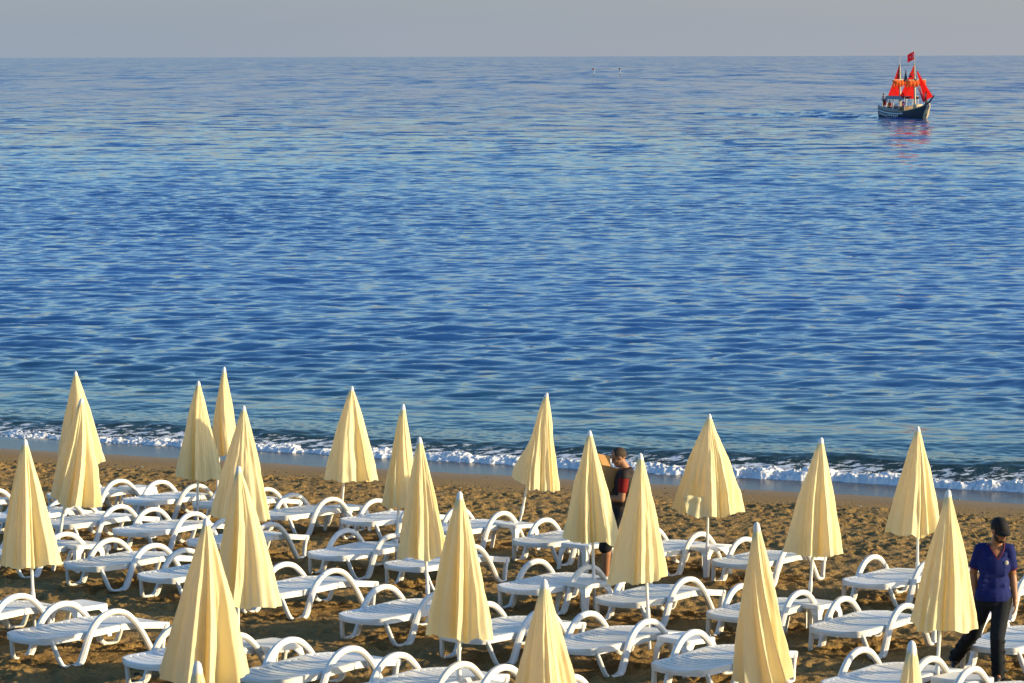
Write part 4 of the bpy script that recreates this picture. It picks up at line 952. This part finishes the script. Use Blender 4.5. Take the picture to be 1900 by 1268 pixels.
# stem carving, bowsprit
m = MB(); m.tube([(4.28, 0, 0.05), (4.62, 0, 0.55), (4.80, 0, 1.05), (5.05, 0, 1.45), (5.30, 0, 1.80)], [0.16, 0.22, 0.20, 0.24, 0.12], 8); m.tube([(4.35, 0.22, 0.12), (4.72, 0.2, 0.85), (5.1, 0.1, 1.4)], [0.10, 0.13, 0.08], 8); m.tube([(4.35, -0.22, 0.12), (4.72, -0.2, 0.85), (5.1, -0.1, 1.4)], [0.10, 0.13, 0.08], 8)
m.ell((5.18, 0, 1.62), (0.2, 0.16, 0.26)); m.build('figurehead', pale_m, ship)
bs = MB().tube([(3.5, 0, 1.35), (5.2, 0, 1.95), (6.3, 0, 2.75)], [0.13, 0.11, 0.07], 8).build('bowsprit', black_m, ship)
# masts with crow's nests and yards
def mast(x, zt, nest, yard, yw, name='mast'):
    o = MB().tube([(x, 0, 0.9), (x - 0.02, 0, zt * 0.6), (x - 0.05, 0, zt)], [0.13, 0.11, 0.06], 10).build('mast', pale_m, ship)
    MB().loft([[(x + 0.26 * k * math.cos(a * math.pi / 5), 0.26 * k * math.sin(a * math.pi / 5), z) for a in range(10)] for k, z in ((0.75, nest - 0.2), (1.0, nest + 0.12))]).build('crows_nest', black_m, o)
    y = MB().tube([(x + 0.12, -yw, yard + 0.02), (x + 0.12, 0, yard), (x + 0.12, yw, yard + 0.02)], [0.035, 0.06, 0.035], 8).build('yard', pale_m, o)
    rows = []                      # the square sail, brailed up under the yard and bellying in bunches
    for k in range(25):
        yy = -yw * 0.97 + 2 * yw * 0.97 * k / 24; drop = 0.72 + 0.10 * math.sin(k * 1.5) + 0.06 * math.sin(k * 0.6 + 1)
        rows.append([(x + 0.18 + 0.16 * math.sin(math.pi * t) * (1 + 0.4 * math.sin(k * 1.5)), yy * (1 - 0.03 * t), yard - 0.04 - drop * t) for t in np.linspace(0, 1, 9)])
    P = np.array(rows); me = grid_mesh('square_sail', P); link('square_sail', me, orange_s, o)
    return o
aft = mast(-1.15, 6.35, 4.35, 4.55, 1.25); fore = mast(2.10, 6.60, 4.55, 4.55, 1.45)
MB().tube([(-1.2, 0, 6.2), (-1.2, 0, 7.75)], [0.045, 0.02], 6).build('topmast', pale_m, aft)
MB().tube([(2.05, 0, 6.5), (2.03, 0, 8.0)], [0.04, 0.02], 6).build('flagstaff', pale_m, fore)
def sail(name, corners, m_, parent, belly=0.12, n=10):
    """triangular or four-sided sail between corner points, with a hung belly"""
    A_, B_, C_, D_ = [np.array(c, float) for c in corners]; P = []
    for i in range(n + 1):
        u = i / n; r = []
        for j in range(n + 1):
            v = j / n; p = (A_ * (1 - u) + B_ * u) * (1 - v) + (D_ * (1 - u) + C_ * u) * v
            p = p + np.array([0, belly * math.sin(math.pi * u) * math.sin(math.pi * min(1, v * 0.9 + 0.05)) + 0.03 * math.sin(9 * u + 5 * v), 0]); r.append(p)
        P.append(r)
    return link(name, grid_mesh(name, np.array(P)), m_, parent)
sail('sail', [(-1.45, 0, 6.2), (-1.30, 0, 6.2), (-1.30, 0, 2.6), (-3.9, 0, 2.55)], red_s, ship)
sail('sail', [(1.80, 0, 6.2), (1.95, 0, 6.2), (1.95, 0, 2.35), (-1.35, 0, 2.4)], red_s, ship, 0.25)
sail('jib', [(2.45, 0, 5.6), (2.75, 0, 5.55), (6.05, 0, 2.65), (4.2, 0, 2.15)], red_s, ship, 0.15)
sail('jib', [(2.45, 0, 4.1), (2.62, 0, 4.0), (4.5, 0, 2.05), (3.9, 0, 2.0)], dark_red, ship, 0.1)
sail('topsail', [(-0.05, 0.05, 5.75), (0.05, 0.05, 5.75), (0.45, 0.05, 4.4), (-0.45, 0.05, 4.3)], black_m, ship, 0.05)
sail('topsail', [(-1.5, 0.02, 6.3), (-1.42, 0.02, 6.3), (-1.32, 0.02, 4.6), (-1.9, 0.02, 4.7)], dark_red, ship, 0.05)
sail('topsail', [(0.9, 0.05, 5.4), (1.0, 0.05, 5.4), (1.35, 0.05, 4.9), (0.75, 0.05, 4.85)], black_m, ship, 0.05)
# flag: red with white crescent and star, blown aft
def flag_pt(a, b): return (2.03 - 1.35 * a, 0.12 * math.sin(a * 5), 7.95 - 0.95 * b - 0.42 * a + 0.06 * math.sin(a * 4))
fl = link('flag', grid_mesh('flag', np.array([[flag_pt(i / 14, j / 8) for j in range(9)] for i in range(15)])), flag_m, ship)
def emblem(poly, name):
    for s in (-1, 1):
        m = MB(); pts = []
        for a, b in poly:
            p = flag_pt(a, b); pts.append((p[0], p[1] + s * 0.012, p[2]))
        m.add(pts, [tuple(range(len(pts)))]); o = m.build(name, white_c, fl, smooth=False)
cr = [(0.40 + 0.17 * math.cos(t), 0.5 + 0.25 * math.sin(t)) for t in np.linspace(R(40), R(320), 22)] + [(0.45 + 0.135 * math.cos(t), 0.5 + 0.2 * math.sin(t)) for t in np.linspace(R(310), R(50), 20)]
emblem(cr, 'crescent'); emblem([(0.63 + (0.085 if k % 2 == 0 else 0.035) * math.cos(R(36 * k + 180)), 0.5 + (0.12 if k % 2 == 0 else 0.05) * math.sin(R(36 * k + 180))) for k in range(10)], 'star')
# awning over the deck, on posts, with a scalloped valance; wheelhouse roof
aw = MB().box((-0.75, 0, 2.62), (4.3, 2.0, 0.08), bev=0.02).build('awning', grey_m, ship)
for s in (-1, 1):
    P = np.array([[(-2.9 + 4.3 * k / 60, s * 1.02, 2.60 - (0.30 + 0.05 * abs(math.sin(k * 0.52))) * j) for j in (0, 0.5, 1)] for k in range(61)])
    link('valance', grid_mesh('valance', P), grey_m, aw)
    for x in (-2.7, -1.3, 0.1, 1.3): MB().tube([(x, s * 0.95, 1.0), (x, s * 0.95, 2.6)], 0.04, 8).build('post', white_m, aw)
MB().box((-3.3, 0, 2.30), (1.5, 1.7, 0.10), bev=0.02).build('stern_canopy', grey_m, ship)
for s in (-1, 1):
    for x in (-3.9, -2.75): MB().tube([(x, s * 0.78, 1.2), (x, s * 0.78, 2.3)], 0.04, 8).build('canopy_post', white_m, ship)
MB().box((0.2, 0, 1.20), (1.8, 1.5, 0.5), bev=0.05).build('cabin', wood_m, ship); MB().box((2.75, 0, 1.45), (0.8, 0.9, 0.55), bev=0.08).build('hatch', pale_m, ship)
for x, z in ((1.25, 1.75), (1.15, 2.75)):
    bm = bmesh.new(); bmesh.ops.create_circle(bm, segments=6, radius=0.06); me = bpy.data.meshes.new('lifebuoy'); bm.free()
    m = MB(); n_ = 20; rg = [[(x, -1.06, z) for _ in range(8)] for _ in range(n_)]
    m.tube([(x + 0.24 * math.cos(2 * math.pi * k / n_), -1.07, z + 0.24 * math.sin(2 * math.pi * k / n_)) for k in range(n_ + 1)], 0.075, 8); m.build('lifebuoy', flag_m, ship)
sail('stern_flag', [(-4.9, 0.2, 2.55), (-4.55, 0.2, 2.4), (-4.5, 0.2, 1.5), (-5.0, 0.2, 1.75)], mat('blue_flag', (0.05, 0.06, 0.16), 0.8), ship, 0.08)
sail('stern_flag', [(-4.45, -0.3, 2.55), (-4.35, -0.3, 2.5), (-3.75, -0.3, 1.5), (-4.45, -0.3, 1.5)], dark_red, ship, 0.08)
MB().tube([(-4.5, 0.2, 1.3), (-4.62, 0.2, 2.7)], 0.03, 6).build('flagstaff', pale_m, ship)
# standing rigging
rig = []
for (p, q_) in (((2.05, 0, 6.4), (6.25, 0, 2.7)), ((2.05, 0, 6.4), (-1.2, 0, 6.2)), ((-1.2, 0, 6.2), (-4.5, 0, 1.6)), ((2.1, 0, 5.3), (4.6, 0, 1.9)),
                ((2.05, 0, 6.2), (1.5, 1.3, 1.2)), ((2.05, 0, 6.2), (1.5, -1.3, 1.2)), ((2.05, 0, 6.2), (2.4, 1.2, 1.3)), ((2.05, 0, 6.2), (2.4, -1.2, 1.3)),
                ((-1.2, 0, 6.0), (-1.8, 1.35, 1.2)), ((-1.2, 0, 6.0), (-1.8, -1.35, 1.2)), ((-1.2, 0, 6.0), (-0.7, 1.35, 1.2)), ((-1.2, 0, 6.0), (-0.7, -1.35, 1.2))):
    MB().tube([p, q_], 0.016, 5).build('stay', rope_m, ship)
# people aboard: small figures, one continuous body each with its clothes
def sailor(loc, rz, label, top, legs, sit=False):
    p = empty('person', tuple(ship.matrix_basis @ Vector(loc)), (0, 0, ship.rotation_euler.z + rz)); tag(p, label, 'person')
    hip = 0.45 if sit else 0.88; kz = 0.47; kx = 0.42 if sit else 0.06
    m = MB(); m.ell((0, 0, hip + 0.02), (0.12, 0.16, 0.12)); m.cap((0, 0, hip), (0.02, 0, hip + 0.42), 0.125, 0.14); m.cap((0.02, 0, hip + 0.42), (0.04, 0, hip + 0.60), 0.07, 0.055)
    m.ell((0.06, 0, hip + 0.70), (0.10, 0.08, 0.12)); m.ell((0.155, 0, hip + 0.69), (0.02, 0.014, 0.02))
    for s in (-1, 1):
        m.cap((0.02, s * 0.17, hip + 0.48), (0.05, s * 0.23, hip + 0.22), 0.05, 0.04); m.cap((0.05, s * 0.23, hip + 0.22), (0.24, s * 0.17, hip + 0.12), 0.04, 0.028); m.cap((0.24, s * 0.17, hip + 0.12), (0.33, s * 0.16, hip + 0.12), 0.03, 0.02)
        m.cap((0, s * 0.09, hip), (kx, s * 0.10, kz), 0.085, 0.058); m.cap((kx, s * 0.10, kz), (kx - 0.03, s * 0.10, 0.07), 0.056, 0.036); m.cap((kx - 0.03, s * 0.10, 0.04), (kx + 0.12, s * 0.11, 0.03), 0.035, 0.028)
    m.fuse('body', skin, p, 0.018, 2)
    m = MB(); m.cap((0, 0, hip + 0.02), (0.02, 0, hip + 0.42), 0.145, 0.16); m.cap((0.02, -0.15, hip + 0.50), (0.02, 0.15, hip + 0.50), 0.075, 0.075)
    for s in (-1, 1): m.cap((0.02, s * 0.17, hip + 0.48), (0.05, s * 0.22, hip + 0.28), 0.066, 0.056)
    m.fuse('shirt', top, p, 0.018, 2)
    m = MB(); m.ell((0, 0, hip), (0.14, 0.175, 0.12))
    for s in (-1, 1): m.cap((0, s * 0.09, hip), (kx, s * 0.10, kz), 0.10, 0.075); m.cap((kx, s * 0.10, kz), (kx - 0.03, s * 0.10, 0.12), 0.073, 0.055)
    m.fuse('trousers', legs, p, 0.018, 2)
    MB().ell((0.045, 0, hip + 0.745), (0.102, 0.09, 0.10)).build('hair', hair_dark, p)
bpy.context.view_layer.update()
sailor((-4.15, -0.45, 1.20), R(200), 'person in grey top standing at the stern of the ship', grey_m, black_m)
sailor((-2.3, -0.75, 0.86), R(-60), 'person seated in orange top under the ship awning near its stern', orange_s, jeans_m, True)
sailor((4.45, 0.05, 1.55), R(10), 'person in pale top standing in the bow of the ship', pale_m, black_m)

def buoy(u, v, lab, col):
    p = sea_hit(u, v); o = empty('marker_buoy', (p.x, p.y, 0), (0, R(4), 0)); tag(o, lab, 'buoy', 'marker buoys far out at sea')
    MB().loft([[(r * math.cos(a * math.pi / 6), r * math.sin(a * math.pi / 6), z) for a in range(12)] for r, z in ((0.12, -0.4), (0.28, -0.1), (0.28, 0.15), (0.15, 0.25))]).build('float', black_m, o)
    MB().tube([(0, 0, 0.2), (0, 0, 2.5)], 0.06, 8).build('pole', white_m, o)
    P = np.array([[(-0.75 * i / 6, 0.08 * math.sin(i), 2.5 - 0.6 * j / 4) for j in range(5)] for i in range(7)]); link('flag', grid_mesh('flag', P), col, o)
buoy(1102, 139.5, 'tiny flagged marker buoy far out at sea, left of the two', dark_red)
buoy(1151, 139.0, 'tiny flagged marker buoy far out at sea, right of the two', black_m)
